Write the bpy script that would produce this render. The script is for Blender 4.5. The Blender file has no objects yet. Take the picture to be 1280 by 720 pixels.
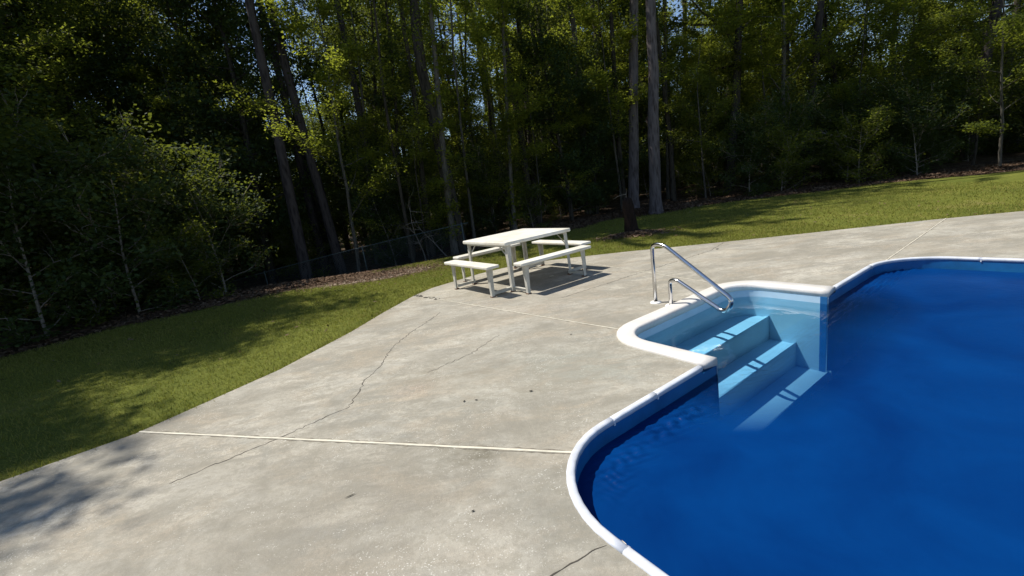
import bpy, math, random
import numpy as np
from mathutils import Vector, Matrix, noise
from mathutils.geometry import tessellate_polygon

scene = bpy.context.scene
col = scene.collection
R = math.radians
random.seed(4)
rng = np.random.default_rng(4)

# ---------------------------------------------------------------- camera
PITCH, ROLL, EYE, FPX = .2236, .1433, 1.483, 547.7
cam_data = bpy.data.cameras.new('camera')
cam = bpy.data.objects.new('camera', cam_data)
col.objects.link(cam)
c_, s_ = math.cos(PITCH), math.sin(PITCH)
fw = Vector((0, c_, -s_)); up0 = Vector((0, s_, c_)); rt0 = Vector((1, 0, 0))
cr_, sr_ = math.cos(ROLL), math.sin(ROLL)
rt = rt0 * cr_ - up0 * sr_
up = rt0 * sr_ + up0 * cr_
M = Matrix((( rt.x, up.x, -fw.x, 0), (rt.y, up.y, -fw.y, 0), (rt.z, up.z, -fw.z, EYE), (0, 0, 0, 1)))
cam.matrix_world = M
cam_data.sensor_width = 36
cam_data.lens = FPX / 1280 * 36
cam_data.clip_start = .05
cam_data.clip_end = 2000
scene.camera = cam

# ---------------------------------------------------------------- sky and sun
SUN = Vector((-.57, .20, 1.0)).normalized()           # towards the sun
world = bpy.data.worlds.new('World')
scene.world = world
world.use_nodes = True
wn = world.node_tree
bg = wn.nodes['Background']
sky = wn.nodes.new('ShaderNodeTexSky')
sky.sky_type = 'NISHITA'
sky.sun_disc = False
sky.sun_elevation = math.asin(SUN.z)
sky.sun_rotation = math.atan2(SUN.x, SUN.y)
sky.air_density = 1.0
sky.dust_density = .3
sky.ozone_density = 2.5
wn.links.new(sky.outputs[0], bg.inputs[0])
bg.inputs[1].default_value = .10
sd = bpy.data.lights.new('sun', 'SUN')
sd.energy = 4.6
sd.angle = R(.5)
sd.color = (1.0, .955, .87)
sun = bpy.data.objects.new('sun', sd)
sun.rotation_euler = SUN.to_track_quat('Z', 'Y').to_euler()
sun.location = (-20, 8, 30)
col.objects.link(sun)
scene.view_settings.view_transform = 'Standard'
scene.view_settings.look = 'None'
scene.view_settings.gamma = 1
scene.view_settings.exposure = 0.5
scene.cycles.transparent_max_bounces = 16
scene.cycles.max_bounces = 8

# ---------------------------------------------------------------- helpers
def tag(o, label=None, cat=None, group=None, kind=None):
    if label: o['label'] = label
    if cat: o['category'] = cat
    if group: o['group'] = group
    if kind: o['kind'] = kind
    return o

def link(name, me, parent=None, mat=None, smooth=False):
    o = bpy.data.objects.new(name, me)
    col.objects.link(o)
    if mat is not None and len(me.materials) == 0: me.materials.append(mat)
    if smooth: me.polygons.foreach_set('use_smooth', [True] * len(me.polygons))
    if parent: o.parent = parent
    return o

def empty(name, loc=(0, 0, 0), rz=0):
    o = bpy.data.objects.new(name, None)
    o.empty_display_size = .2
    col.objects.link(o)
    o.location = loc; o.rotation_euler = (0, 0, rz)
    return o

class MB:
    def __init__(s): s.v = []; s.f = []
    def add(s, vs, fs):
        n = len(s.v)
        s.v += [tuple(v) for v in vs]
        s.f += [tuple(i + n for i in f) for f in fs]
    def box(s, a, b):
        x0, y0, z0 = a; x1, y1, z1 = b
        s.add([(x0,y0,z0),(x1,y0,z0),(x1,y1,z0),(x0,y1,z0),(x0,y0,z1),(x1,y0,z1),(x1,y1,z1),(x0,y1,z1)],
              [(0,3,2,1),(4,5,6,7),(0,1,5,4),(1,2,6,5),(2,3,7,6),(3,0,4,7)])
    def tube(s, pts, rad, n=8, cap=True, jit=0.0):
        pts = [Vector(p) for p in pts]
        if not hasattr(rad, '__len__'): rad = [rad] * len(pts)
        rings = []; vs = []; fs = []
        t0 = (pts[1] - pts[0]).normalized()
        a = t0.orthogonal().normalized()
        for i, p in enumerate(pts):
            t = (pts[min(i+1, len(pts)-1)] - pts[max(i-1, 0)]).normalized()
            a = (a - t * a.dot(t)).normalized(); b = t.cross(a)
            for k in range(n):
                th = 2 * math.pi * k / n
                rr = rad[i] * (1 + (random.uniform(-jit, jit) if jit else 0))
                vs.append(p + (a * math.cos(th) + b * math.sin(th)) * rr)
        for i in range(len(pts) - 1):
            for k in range(n):
                k2 = (k + 1) % n
                fs.append((i*n+k, i*n+k2, (i+1)*n+k2, (i+1)*n+k))
        if cap:
            fs.append(tuple(range(n-1, -1, -1))); fs.append(tuple((len(pts)-1)*n + k for k in range(n)))
        s.add(vs, fs)
    def mesh(s, name):
        me = bpy.data.meshes.new(name)
        me.from_pydata(s.v, [], s.f); me.update()
        return me
    def build(s, name, mat, parent=None, smooth=False):
        return link(name, s.mesh(name), parent, mat, smooth)

def np_mesh(name, V, F):
    """V (n,3), F (m,k) arrays of constant face size"""
    me = bpy.data.meshes.new(name)
    V = np.asarray(V, np.float32); F = np.asarray(F, np.int32)
    m, k = F.shape
    me.vertices.add(len(V)); me.vertices.foreach_set('co', V.ravel())
    me.loops.add(m * k); me.loops.foreach_set('vertex_index', F.ravel())
    me.polygons.add(m); me.polygons.foreach_set('loop_start', np.arange(0, m * k, k, dtype=np.int32))
    me.polygons.foreach_set('loop_total', np.full(m, k, np.int32))
    me.update(); me.validate()
    return me

# ---------------------------------------------------------------- materials
def new_mat(name):
    m = bpy.data.materials.new(name); m.use_nodes = True
    nt = m.node_tree
    return m, nt, nt.nodes['Principled BSDF'], nt.nodes['Material Output']

class NT:
    def __init__(s, nt): s.nt = nt
    def n(s, t, **k):
        x = s.nt.nodes.new(t)
        for a, b in k.items(): setattr(x, a, b)
        return x
    def l(s, a, b): s.nt.links.new(a, b)
    def pos(s): return s.n('ShaderNodeNewGeometry').outputs['Position']
    def noise(s, vec, scale, detail=4, rough=.55, dist=0.0):
        x = s.n('ShaderNodeTexNoise'); x.inputs['Scale'].default_value = scale
        x.inputs['Detail'].default_value = detail; x.inputs['Roughness'].default_value = rough
        x.inputs['Distortion'].default_value = dist
        if vec is not None: s.l(vec, x.inputs['Vector'])
        return x.outputs['Fac']
    def mapping(s, vec, scale=(1,1,1), rot=(0,0,0), loc=(0,0,0)):
        x = s.n('ShaderNodeMapping'); x.inputs['Scale'].default_value = scale
        x.inputs['Rotation'].default_value = rot; x.inputs['Location'].default_value = loc
        s.l(vec, x.inputs['Vector']); return x.outputs[0]
    def ramp(s, fac, stops):
        x = s.n('ShaderNodeValToRGB'); e = x.color_ramp.elements
        while len(e) < len(stops): e.new(.5)
        for i, (p, c) in enumerate(stops):
            e[i].position = p
            e[i].color = (c, c, c, 1) if not hasattr(c, '__len__') else (*c, 1)
        s.l(fac, x.inputs[0]); return x.outputs[0]
    def math(s, op, a, b=None, clamp=False):
        x = s.n('ShaderNodeMath', operation=op); x.use_clamp = clamp
        for i, v in enumerate((a, b)):
            if v is None: continue
            if isinstance(v, (int, float)): x.inputs[i].default_value = v
            else: s.l(v, x.inputs[i])
        return x.outputs[0]
    def mix(s, fac, a, b, blend='MIX'):
        x = s.n('ShaderNodeMix', data_type='RGBA', blend_type=blend)
        for i, v in ((0, fac), (6, a), (7, b)):
            if isinstance(v, (int, float)): x.inputs[i].default_value = v
            elif isinstance(v, tuple): x.inputs[i].default_value = (*v, 1)
            else: s.l(v, x.inputs[i])
        return x.outputs[2]
    def bump(s, h, strength, dist=.01):
        x = s.n('ShaderNodeBump'); x.inputs['Strength'].default_value = strength
        x.inputs['Distance'].default_value = dist; s.l(h, x.inputs['Height'])
        return x.outputs[0]
    def spot(s, vec, c, rx, ry, rot=0):
        """soft blob mask centred on c (x, y) in metres"""
        m = s.mapping(vec, loc=(-c[0], -c[1], 0))
        m = s.mapping(m, rot=(0, 0, rot))
        m = s.mapping(m, scale=(1 / rx, 1 / ry, 0))
        x = s.n('ShaderNodeVectorMath', operation='LENGTH'); s.l(m, x.inputs[0])
        return s.ramp(x.outputs['Value'], [(0, 1), (1, 0)])

def concrete():
    m, nt, p, out = new_mat('weathered_concrete'); N = NT(nt)
    P = N.pos()
    big = N.noise(P, .9, 5, .6, .6)
    mid = N.noise(P, 3.2, 6, .65, 1.2)
    fine = N.noise(P, 38, 5, .7)
    grain = N.noise(P, 230, 3, .7)
    base = N.ramp(big, [(.32, (.35, .31, .245)), (.5, (.46, .42, .345)), (.66, (.56, .52, .435))])
    # brushed patches, streaked sideways by the trowel
    st = N.noise(N.mapping(P, scale=(.9, 4.2, 1), rot=(0, 0, R(-12))), 1.5, 7, .7, .3)
    base = N.mix(N.ramp(st, [(.44, 0), (.60, .7)]), base, (.235, .225, .195))
    base = N.mix(N.ramp(mid, [(.38, .65), (.52, 0)]), base, (.25, .245, .215))
    # greener and greyer strip between the pool and the lawn
    g1 = N.math('MULTIPLY', N.spot(P, (.1, 3.4), 1.8, 1.4, .3), N.ramp(mid, [(.3, .2), (.7, .75)]))
    base = N.mix(g1, base, (.30, .315, .27))
    g1 = N.math('MULTIPLY', N.spot(P, (.3, 5.3), 1.9, .7, .5), N.ramp(mid, [(.35, .1), (.7, .5)]))
    base = N.mix(g1, base, (.36, .31, .26))
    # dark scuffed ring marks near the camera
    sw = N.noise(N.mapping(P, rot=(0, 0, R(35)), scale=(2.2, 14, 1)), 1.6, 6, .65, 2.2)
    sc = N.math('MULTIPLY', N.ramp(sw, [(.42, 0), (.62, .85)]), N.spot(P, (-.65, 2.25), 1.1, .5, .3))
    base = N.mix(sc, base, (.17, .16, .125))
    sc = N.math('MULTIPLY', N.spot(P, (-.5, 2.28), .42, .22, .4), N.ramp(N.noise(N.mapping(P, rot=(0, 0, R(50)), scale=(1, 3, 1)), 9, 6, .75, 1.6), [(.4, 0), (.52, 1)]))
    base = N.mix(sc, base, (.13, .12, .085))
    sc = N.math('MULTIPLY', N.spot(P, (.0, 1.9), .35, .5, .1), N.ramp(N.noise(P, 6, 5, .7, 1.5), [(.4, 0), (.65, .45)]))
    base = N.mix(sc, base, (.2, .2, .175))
    # rusty stain
    sc = N.math('MULTIPLY', N.spot(P, (-.86, 3.32), .36, .24, .3), N.ramp(mid, [(.3, .2), (.6, .5)]))
    base = N.mix(sc, base, (.42, .25, .15))
    # damp grey marks further out
    for c, rx, ry, a in (((-1.1, 5.9), .8, .2, .25), ((-.6, 4.0), .7, .16, .5), ((-1.25, 5.4), .6, .14, -.2), ((-.2, 3.55), .5, .13, .9), ((-1.0, 2.72), .6, .07, -.1)):
        sc = N.math('MULTIPLY', N.spot(P, c, rx, ry, a), N.ramp(N.noise(P, 5, 5, .6, .8), [(.35, .1), (.6, .75)]))
        base = N.mix(sc, base, (.2, .19, .165))
    # broad cloudy weathering: damp grey-brown bands with ragged edges, and tan drifts
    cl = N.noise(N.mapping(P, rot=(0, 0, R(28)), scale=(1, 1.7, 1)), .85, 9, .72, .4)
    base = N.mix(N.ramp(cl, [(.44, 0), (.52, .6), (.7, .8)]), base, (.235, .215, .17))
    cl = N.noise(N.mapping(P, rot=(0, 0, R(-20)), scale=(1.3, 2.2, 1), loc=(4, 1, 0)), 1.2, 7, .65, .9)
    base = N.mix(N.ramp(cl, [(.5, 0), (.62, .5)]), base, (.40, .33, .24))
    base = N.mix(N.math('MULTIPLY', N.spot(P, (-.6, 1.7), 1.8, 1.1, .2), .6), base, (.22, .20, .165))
    base = N.mix(N.ramp(fine, [(.36, .65), (.55, 0)]), base, (.23, .21, .17))
    base = N.mix(N.ramp(grain, [(.36, .6), (.56, 0)]), base, (.17, .155, .125))
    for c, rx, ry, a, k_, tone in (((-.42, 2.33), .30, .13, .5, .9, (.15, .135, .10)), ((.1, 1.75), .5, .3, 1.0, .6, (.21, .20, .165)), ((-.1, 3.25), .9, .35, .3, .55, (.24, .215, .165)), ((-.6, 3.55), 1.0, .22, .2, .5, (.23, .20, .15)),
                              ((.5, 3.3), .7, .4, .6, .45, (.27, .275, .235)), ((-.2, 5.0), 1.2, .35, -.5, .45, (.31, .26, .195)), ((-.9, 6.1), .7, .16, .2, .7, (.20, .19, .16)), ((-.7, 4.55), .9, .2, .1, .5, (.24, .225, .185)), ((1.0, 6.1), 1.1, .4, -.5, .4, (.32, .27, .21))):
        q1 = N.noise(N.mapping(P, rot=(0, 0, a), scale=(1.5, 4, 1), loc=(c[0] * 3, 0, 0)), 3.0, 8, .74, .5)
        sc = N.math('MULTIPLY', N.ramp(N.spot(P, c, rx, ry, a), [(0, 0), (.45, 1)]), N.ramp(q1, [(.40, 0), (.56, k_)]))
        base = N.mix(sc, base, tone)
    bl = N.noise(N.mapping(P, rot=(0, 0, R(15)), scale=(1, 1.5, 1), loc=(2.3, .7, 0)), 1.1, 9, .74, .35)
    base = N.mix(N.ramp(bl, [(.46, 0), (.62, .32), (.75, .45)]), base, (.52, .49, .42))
    ct = N.noise(N.mapping(P, rot=(0, 0, R(40)), scale=(1, 1.5, 1)), 11, 8, .78, .5)
    base = N.mix(N.ramp(ct, [(.42, .55), (.5, 0)]), base, (.24, .22, .175))
    # pale aggregate showing where the face has worn off
    v = N.n('ShaderNodeTexVoronoi', feature='F1'); v.inputs['Scale'].default_value = 85
    wp = N.n('ShaderNodeVectorMath', operation='ADD'); N.l(N.mapping(P, scale=(1, 1, .01)), wp.inputs[0])
    wn_ = N.n('ShaderNodeTexNoise'); wn_.inputs['Scale'].default_value = 120; N.l(P, wn_.inputs['Vector'])
    ws = N.n('ShaderNodeVectorMath', operation='SCALE'); ws.inputs['Scale'].default_value = .016; N.l(wn_.outputs['Color'], ws.inputs[0]); N.l(ws.outputs[0], wp.inputs[1])
    N.l(wp.outputs[0], v.inputs['Vector'])
    dots = N.ramp(N.math('SUBTRACT', v.outputs['Distance'], N.math('MULTIPLY', N.noise(P, 55, 2), .35)), [(-.05 + .05, 1), (.14, 0)])
    sel = N.ramp(N.noise(P, 2.3, 6, .75, .6), [(.46, 0), (.60, 1)])
    sel2 = N.ramp(N.noise(P, 21, 2, .5), [(.46, 0), (.55, 1)])
    d = N.math('MULTIPLY', N.math('MULTIPLY', dots, sel), sel2)
    near = N.math('MULTIPLY', dots, N.spot(P, (-.45, 1.55), .8, .35, 0)); near = N.math('MULTIPLY', near, sel2)
    d = N.math('MAXIMUM', d, near)
    base = N.mix(N.math('MULTIPLY', d, .75), base, (.62, .60, .54))
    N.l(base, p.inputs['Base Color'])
    p.inputs['Roughness'].default_value = .88
    p.inputs['Specular IOR Level'].default_value = .3
    h = N.math('ADD', N.math('MULTIPLY', mid, 1.2), N.math('ADD', N.math('MULTIPLY', fine, .5), N.math('MULTIPLY', grain, .22)))
    N.l(N.bump(h, .55, .012), p.inputs['Normal'])
    return m

def simple(name, colr, rough=.6, metal=0.0, var=.15, scale=8, bump=0.0, spec=.5, bscale=60):
    m, nt, p, out = new_mat(name); N = NT(nt)
    P = N.pos()
    n1 = N.noise(P, scale, 5, .6, .3)
    dark = tuple(c * (1 - var) for c in colr); lite = tuple(min(1, c * (1 + var)) for c in colr)
    N.l(N.ramp(n1, [(.3, dark), (.7, lite)]), p.inputs['Base Color'])
    p.inputs['Roughness'].default_value = rough
    p.inputs['Metallic'].default_value = metal
    p.inputs['Specular IOR Level'].default_value = spec
    if bump: N.l(N.bump(N.noise(P, bscale, 4, .6), bump, .004), p.inputs['Normal'])
    return m

def table_paint():
    m, nt, p, out = new_mat('table_paint'); N = NT(nt); P = N.pos()
    b = N.ramp(N.noise(P, 2.3, 5, .65, .7), [(.3, (.60, .555, .46)), (.5, (.71, .68, .60)), (.7, (.76, .74, .68))])
    b = N.mix(N.ramp(N.noise(P, 14, 5, .7), [(.3, .5), (.5, 0)]), b, (.54, .47, .36))
    b = N.mix(N.ramp(N.noise(P, 90, 3, .7), [(.3, .4), (.42, 0)]), b, (.4, .36, .29))
    N.l(b, p.inputs['Base Color']); p.inputs['Roughness'].default_value = .5
    N.l(N.bump(N.noise(P, 45, 4, .6), .25, .004), p.inputs['Normal'])
    return m

def bark(name, c0, c1, scale=9):
    m, nt, p, out = new_mat(name); N = NT(nt)
    tc = N.n('ShaderNodeTexCoord').outputs['Object']
    v = N.mapping(tc, scale=(1, 1, .22))
    n = N.noise(v, scale, 6, .7, .4); vor = N.n('ShaderNodeTexVoronoi'); vor.inputs['Scale'].default_value = scale * 1.6
    N.l(v, vor.inputs['Vector'])
    f = N.math('MULTIPLY', n, N.ramp(vor.outputs['Distance'], [(0, .6), (.5, 1.15)]))
    N.l(N.ramp(f, [(.3, c0), (.62, c1)]), p.inputs['Base Color'])
    p.inputs['Roughness'].default_value = .95; p.inputs['Specular IOR Level'].default_value = .1
    N.l(N.bump(f, .8, .03), p.inputs['Normal'])
    return m

def leafmat(name, stops, trans=.35, rough=.55, tcol=(.40, .46, .04)):
    m, nt, p, out = new_mat(name); N = NT(nt)
    g = N.n('ShaderNodeNewGeometry'); oi = N.n('ShaderNodeObjectInfo')
    tc = N.n('ShaderNodeTexCoord').outputs['Object']
    f = N.math('ADD', N.math('MULTIPLY', g.outputs['Random Per Island'], .45), N.math('MULTIPLY', N.noise(tc, 1.1, 2), .4))
    f = N.math('ADD', f, N.math('MULTIPLY', oi.outputs['Random'], .25))
    c = N.ramp(f, stops)
    N.l(c, p.inputs['Base Color']); p.inputs['Roughness'].default_value = rough
    p.inputs['Specular IOR Level'].default_value = .15
    t = N.n('ShaderNodeBsdfTranslucent')
    N.l(N.mix(.55, c, tcol), t.inputs['Color'])
    mx = N.n('ShaderNodeMixShader'); mx.inputs[0].default_value = trans
    N.l(p.outputs[0], mx.inputs[1]); N.l(t.outputs[0], mx.inputs[2]); N.l(mx.outputs[0], out.inputs['Surface'])
    return m

MAT = {}
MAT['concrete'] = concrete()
MAT['joint'] = simple('joint_sealant', (.56, .52, .42), .7, var=.18, scale=12, bump=.3)
MAT['joint_dirt'] = simple('joint_dirt', (.17, .15, .115), .95, var=.45, scale=25)
MAT['crack'] = simple('crack_dirt', (.055, .048, .038), .95, var=.4, scale=40)
MAT['paint'] = table_paint()
MAT['leg_paint'] = simple('leg_paint', (.50, .48, .42), .5, var=.18, scale=9, bump=.15)
MAT['rust'] = simple('rusty_foot', (.16, .08, .045), .9, var=.4, scale=30)
MAT['coping'] = simple('coping_white', (.55, .57, .62), .45, var=.16, scale=7, bump=.08)
MAT['steel'] = simple('stainless_steel', (.60, .60, .61), .17, metal=1.0, var=.1, scale=6)
MAT['flange'] = simple('flange_plastic', (.78, .76, .72), .4, var=.05)
MAT['liner'] = simple('liner_blue', (.006, .11, .30), .45, var=.2, scale=5)
MAT['pine_bark'] = bark('pine_bark', (.022, .018, .018), (.075, .062, .06), 8)
MAT['pale_bark'] = bark('pale_pine_bark', (.045, .036, .036), (.135, .115, .115), 8)
MAT['dark_bark'] = bark('dark_bark', (.013, .011, .010), (.07, .06, .048), 10)
MAT['grey_bark'] = bark('grey_bark', (.035, .032, .026), (.12, .108, .09), 13)
MAT['twig'] = simple('dead_twig', (.22, .19, .16), .9, var=.3, scale=20)
MAT['stump'] = bark('stump_bark', (.010, .008, .007), (.026, .017, .014), 12)
MAT['leaf'] = leafmat('leaf_green', [(.2, (.04, .06, .014)), (.5, (.09, .115, .022)), (.8, (.15, .165, .03))], .5, .7)
MAT['leaf_yellow'] = leafmat('leaf_yellow_green', [(.2, (.08, .10, .012)), (.5, (.15, .17, .02)), (.85, (.21, .22, .035))], .55, .7)
MAT['leaf_dark'] = leafmat('leaf_evergreen', [(.2, (.016, .03, .014)), (.55, (.035, .058, .022)), (.9, (.07, .10, .03))], .3, .7)
MAT['needle'] = leafmat('pine_needles', [(.2, (.03, .045, .022)), (.55, (.06, .08, .035)), (.9, (.10, .115, .06))], .25, .7)
MAT['grass'] = leafmat('grass_blades', [(.2, (.15, .165, .025)), (.55, (.23, .235, .045)), (.9, (.34, .28, .09))], .4, .8, (.17, .20, .02))
MAT['litter'] = leafmat('leaf_litter', [(.2, (.05, .028, .017)), (.5, (.13, .08, .05)), (.9, (.25, .19, .13))], .05, .9, (.2, .12, .06))
MAT['dead_leaf'] = simple('dead_leaf', (.035, .03, .022), .8, var=.3, scale=60)
MAT['pale_leaf'] = simple('pale_leaf', (.55, .5, .4), .7, var=.2, scale=60)
MAT['wire'] = simple('galvanised_wire', (.05, .07, .07), .6, var=.3)

def step_plastic():
    m, nt, p, out = new_mat('step_plastic'); N = NT(nt); P = N.pos()
    w = N.n('ShaderNodeTexWave', wave_type='BANDS', bands_direction='X'); w.inputs['Scale'].default_value = 14
    w.inputs['Distortion'].default_value = 0
    N.l(N.mapping(P, rot=(0, 0, -math.atan2(.55724, .83035))), w.inputs['Vector'])
    b = N.ramp(N.noise(P, 4, 4, .6), [(.3, (.60, .565, .52)), (.7, (.70, .675, .64))])
    b = N.mix(N.math('MULTIPLY', w.outputs['Fac'], .12), b, (.55, .52, .5))
    N.l(b, p.inputs['Base Color']); p.inputs['Roughness'].default_value = .42
    N.l(N.bump(w.outputs['Fac'], .35, .003), p.inputs['Normal'])
    return m
MAT['step'] = step_plastic()
MAT['step_in'] = simple('step_inside', (.40, .56, .68), .45, var=.06, scale=3)

def water_clear():
    m, nt, p, out = new_mat('clear_water'); N = NT(nt); nt.nodes.remove(p); P = N.pos()
    bp = N.bump(N.noise(P, 6, 3, .5, .4), .25, .02)
    t = N.n('ShaderNodeBsdfTransparent'); t.inputs[0].default_value = (.62, .86, .95, 1)
    g = N.n('ShaderNodeBsdfGlossy'); g.inputs['Roughness'].default_value = .02; N.l(bp, g.inputs['Normal'])
    f = N.n('ShaderNodeFresnel'); f.inputs[0].default_value = 1.33; N.l(bp, f.inputs['Normal'])
    mx = N.n('ShaderNodeMixShader'); N.l(f.outputs[0], mx.inputs[0]); N.l(t.outputs[0], mx.inputs[1]); N.l(g.outputs[0], mx.inputs[2])
    N.l(mx.outputs[0], out.inputs['Surface']); return m
MAT['water_clear'] = water_clear()

def water_deep():
    m, nt, p, out = new_mat('deep_blue_water'); N = NT(nt); P = N.pos()
    n1 = N.noise(P, 1.2, 4, .55, .6)
    b = N.ramp(n1, [(.3, (.0005, .020, .105)), (.7, (.0008, .035, .155))])
    N.l(b, p.inputs['Base Color'])
    p.inputs['Roughness'].default_value = .3; p.inputs['Specular IOR Level'].default_value = .09; p.inputs['IOR'].default_value = 1.33
    h = N.math('ADD', N.noise(P, 5, 3, .5, .5), N.math('MULTIPLY', N.noise(P, 17, 3, .5, .3), .3))
    bp = N.bump(h, .22, .03); N.l(bp, p.inputs['Normal'])
    t = N.n('ShaderNodeBsdfTransparent'); t.inputs[0].default_value = (.55, .82, .95, 1)
    g = N.n('ShaderNodeBsdfGlossy'); g.inputs['Roughness'].default_value = .03; N.l(bp, g.inputs['Normal'])
    f = N.n('ShaderNodeFresnel'); f.inputs[0].default_value = 1.33; N.l(bp, f.inputs['Normal'])
    cl = N.n('ShaderNodeMixShader'); N.l(f.outputs[0], cl.inputs[0]); N.l(t.outputs[0], cl.inputs[1]); N.l(g.outputs[0], cl.inputs[2])
    mx = N.n('ShaderNodeMixShader'); N.l(N.n('ShaderNodeAttribute', attribute_name='shallow').outputs['Fac'], mx.inputs[0])
    N.l(p.outputs[0], mx.inputs[1]); N.l(cl.outputs[0], mx.inputs[2]); N.l(mx.outputs[0], out.inputs['Surface'])
    return m
MAT['water'] = water_deep()

def ground_mat():
    m, nt, p, out = new_mat('lawn_and_forest_floor'); N = NT(nt); P = N.pos()
    at = N.n('ShaderNodeAttribute', attribute_name='lawn').outputs['Fac']
    mid = N.noise(P, 2.2, 6, .7, .8); fine = N.noise(P, 30, 5, .75)
    lawn = N.ramp(N.noise(P, .8, 5, .6, .6), [(.3, (.10, .12, .02)), (.6, (.18, .19, .035)), (.8, (.26, .21, .08))])
    lawn = N.mix(N.ramp(fine, [(.3, .6), (.6, 0)]), lawn, (.03, .045, .010))
    lit = N.ramp(mid, [(.3, (.045, .03, .02)), (.5, (.10, .068, .045)), (.72, (.24, .185, .13))])
    lit = N.mix(N.ramp(fine, [(.35, .6), (.6, 0)]), lit, (.035, .024, .017))
    f = N.math('ADD', at, N.math('MULTIPLY', N.math('SUBTRACT', mid, .5), 1.6))
    f = N.ramp(f, [(.42, 0), (.58, 1)])
    dirt = N.n('ShaderNodeAttribute', attribute_name='dirt').outputs['Fac']
    dirt = N.ramp(N.math('ADD', dirt, N.math('MULTIPLY', N.math('SUBTRACT', mid, .5), 1.2)), [(.35, 0), (.6, 1)])
    gc = N.mix(dirt, N.mix(f, lit, lawn), N.ramp(fine, [(.3, (.20, .15, .105)), (.7, (.42, .34, .26))]))
    N.l(gc, p.inputs['Base Color'])
    p.inputs['Roughness'].default_value = .95; p.inputs['Specular IOR Level'].default_value = .1
    N.l(N.bump(N.math('ADD', fine, mid), .8, .04), p.inputs['Normal'])
    return m
MAT['ground'] = ground_mat()

# ---------------------------------------------------------------- pool frame: u along the far edge, v across (towards the camera side)
E1 = Vector((.83035, .55724)); E2 = Vector((.55724, -.83035))
def uv(u, v, z=0.0):
    p = E1 * u + E2 * v
    return Vector((p.x, p.y, z))
U0, V0, U1, V1, RAD = 1.06, -1.785, 6.90, 7.8, .65
A0, A1, AV, ARAD = 2.77, 5.18, -2.84, .46
def arc(cx, cy, r, a0, a1, n=12):
    return [(cx + r * math.cos(R(a0 + (a1 - a0) * i / n)), cy + r * math.sin(R(a0 + (a1 - a0) * i / n))) for i in range(n + 1)]
# outline in (u, v): from the lower left, up the near side, round the corner, along the far edge, round the step alcove
def pool_outline(off=0.0):
    """off > 0 moves inwards"""
    u0, v0, u1, v1, r = U0 + off, V0 + off, U1 - off, V1 - off, RAD - off * .8
    left = [(u0, v1)] + [(u0, t) for t in np.linspace(v1 - .6, v0 + r + .3, 14)]
    cor = arc(u0 + r, v0 + r, r, 180, 270)
    top1 = [(t, v0) for t in np.linspace(u0 + r + .15, A0 - .02, 6)]
    top2 = [(t, v0) for t in np.linspace(A1 + .02, u1 - r - .15, 4)]
    cor2 = arc(u1 - r, v0 + r, r, 270, 360)
    right = [(u1, t) for t in np.linspace(v0 + r + .3, v1, 12)]
    return left, cor, top1, top2, cor2, right
def alcove(off=0.0, to=V0):
    a0, a1, av, r = A0 + off, A1 - off, AV + off, max(.06, ARAD - off * .75)
    return [(a0, to)] + [(a0, t) for t in np.linspace(to - .15, av + r + .05, 5)] + arc(a0 + r, av + r, r, 180, 270, 8) + \
        [(t, av) for t in np.linspace(a0 + r + .1, a1 - r - .1, 8)] + arc(a1 - r, av + r, r, 270, 360, 8) + [(a1, t) for t in np.linspace(av + r + .05, to - .15, 5)] + [(a1, to)]

left, cor, top1, top2, cor2, right = pool_outline()
inner = left + cor + top1 + alcove() + top2 + cor2 + right
inner_w = [uv(*p) for p in inner]
outer = [(-12, -9), (-11, -4), (-9.6, -1), (-8.6, .9), (-7, 1.55), (-5.6, 1.9), (-4.4, 2.4), (-3.75, 2.78), (-3.15, 3.26), (-2.5, 4.3), (-2.1, 5.35), (-1.88, 6.16), (-1.6, 7.0),
         (-1.37, 7.41), (-.93, 7.8), (-.56, 8.12), (-.01, 8.42), (.85, 8.47), (1.59, 8.34), (2.3, 8.2), (3.06, 7.98), (4.6, 7.6), (7, 7.1), (10, 6.2), (14, 4.5), (17, 1), (18, -4), (18, -9)]
outer_w = [Vector((x, y, 0)) for x, y in outer]
def nearest(lst, x, y):
    return min(range(len(lst)), key=lambda i: (lst[i].x - x) ** 2 + (lst[i].y - y) ** 2)
def insert_on(lst, p):
    """insert point p on the nearest segment of lst, return its index"""
    best = None
    for i in range(len(lst) - 1):
        a, b = lst[i], lst[i+1]; d = b - a
        t = max(.02, min(.98, (p - a).dot(d) / d.length_squared)); q = a + d * t
        k = (q - p).length
        if best is None or k < best[0]: best = (k, i, q)
    lst.insert(best[1] + 1, best[2]); return best[2]
cuts = [((-3.05, 3.23), (.19, 2.19)), ((-1.60, 7.0), (.96, 4.06)), ((1.05, 8.44), (2.50, 5.22)), ((7.2, 7.0), (4.4, 5.7)), ((16.8, 1.2), (7.0, 3.4)), ((-9.6, -1), (1.95, -1.0))]
cutpts = []
for o, i in cuts:
    a = insert_on(outer_w, Vector((*o, 0))); b = insert_on(inner_w, Vector((*i, 0)))
    cutpts.append((a, b))
pd = empty('pool_deck'); tag(pd, 'weathered grey concrete pool deck of large slabs with pale joints', kind='structure')
oi = [min(range(len(outer_w)), key=lambda k: (outer_w[k] - a).length) for a, b in cutpts]
ii = [min(range(len(inner_w)), key=lambda k: (inner_w[k] - b).length) for a, b in cutpts]
order = sorted(range(len(cutpts)), key=lambda k: oi[k])
segs = []
prev_o, prev_i = 0, 0
bounds = [(oi[k], ii[k]) for k in order] + [(len(outer_w) - 1, len(inner_w) - 1)]
for bo, bi in bounds:
    segs.append((outer_w[prev_o:bo+1], inner_w[prev_i:bi+1])); prev_o, prev_i = bo, bi
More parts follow.
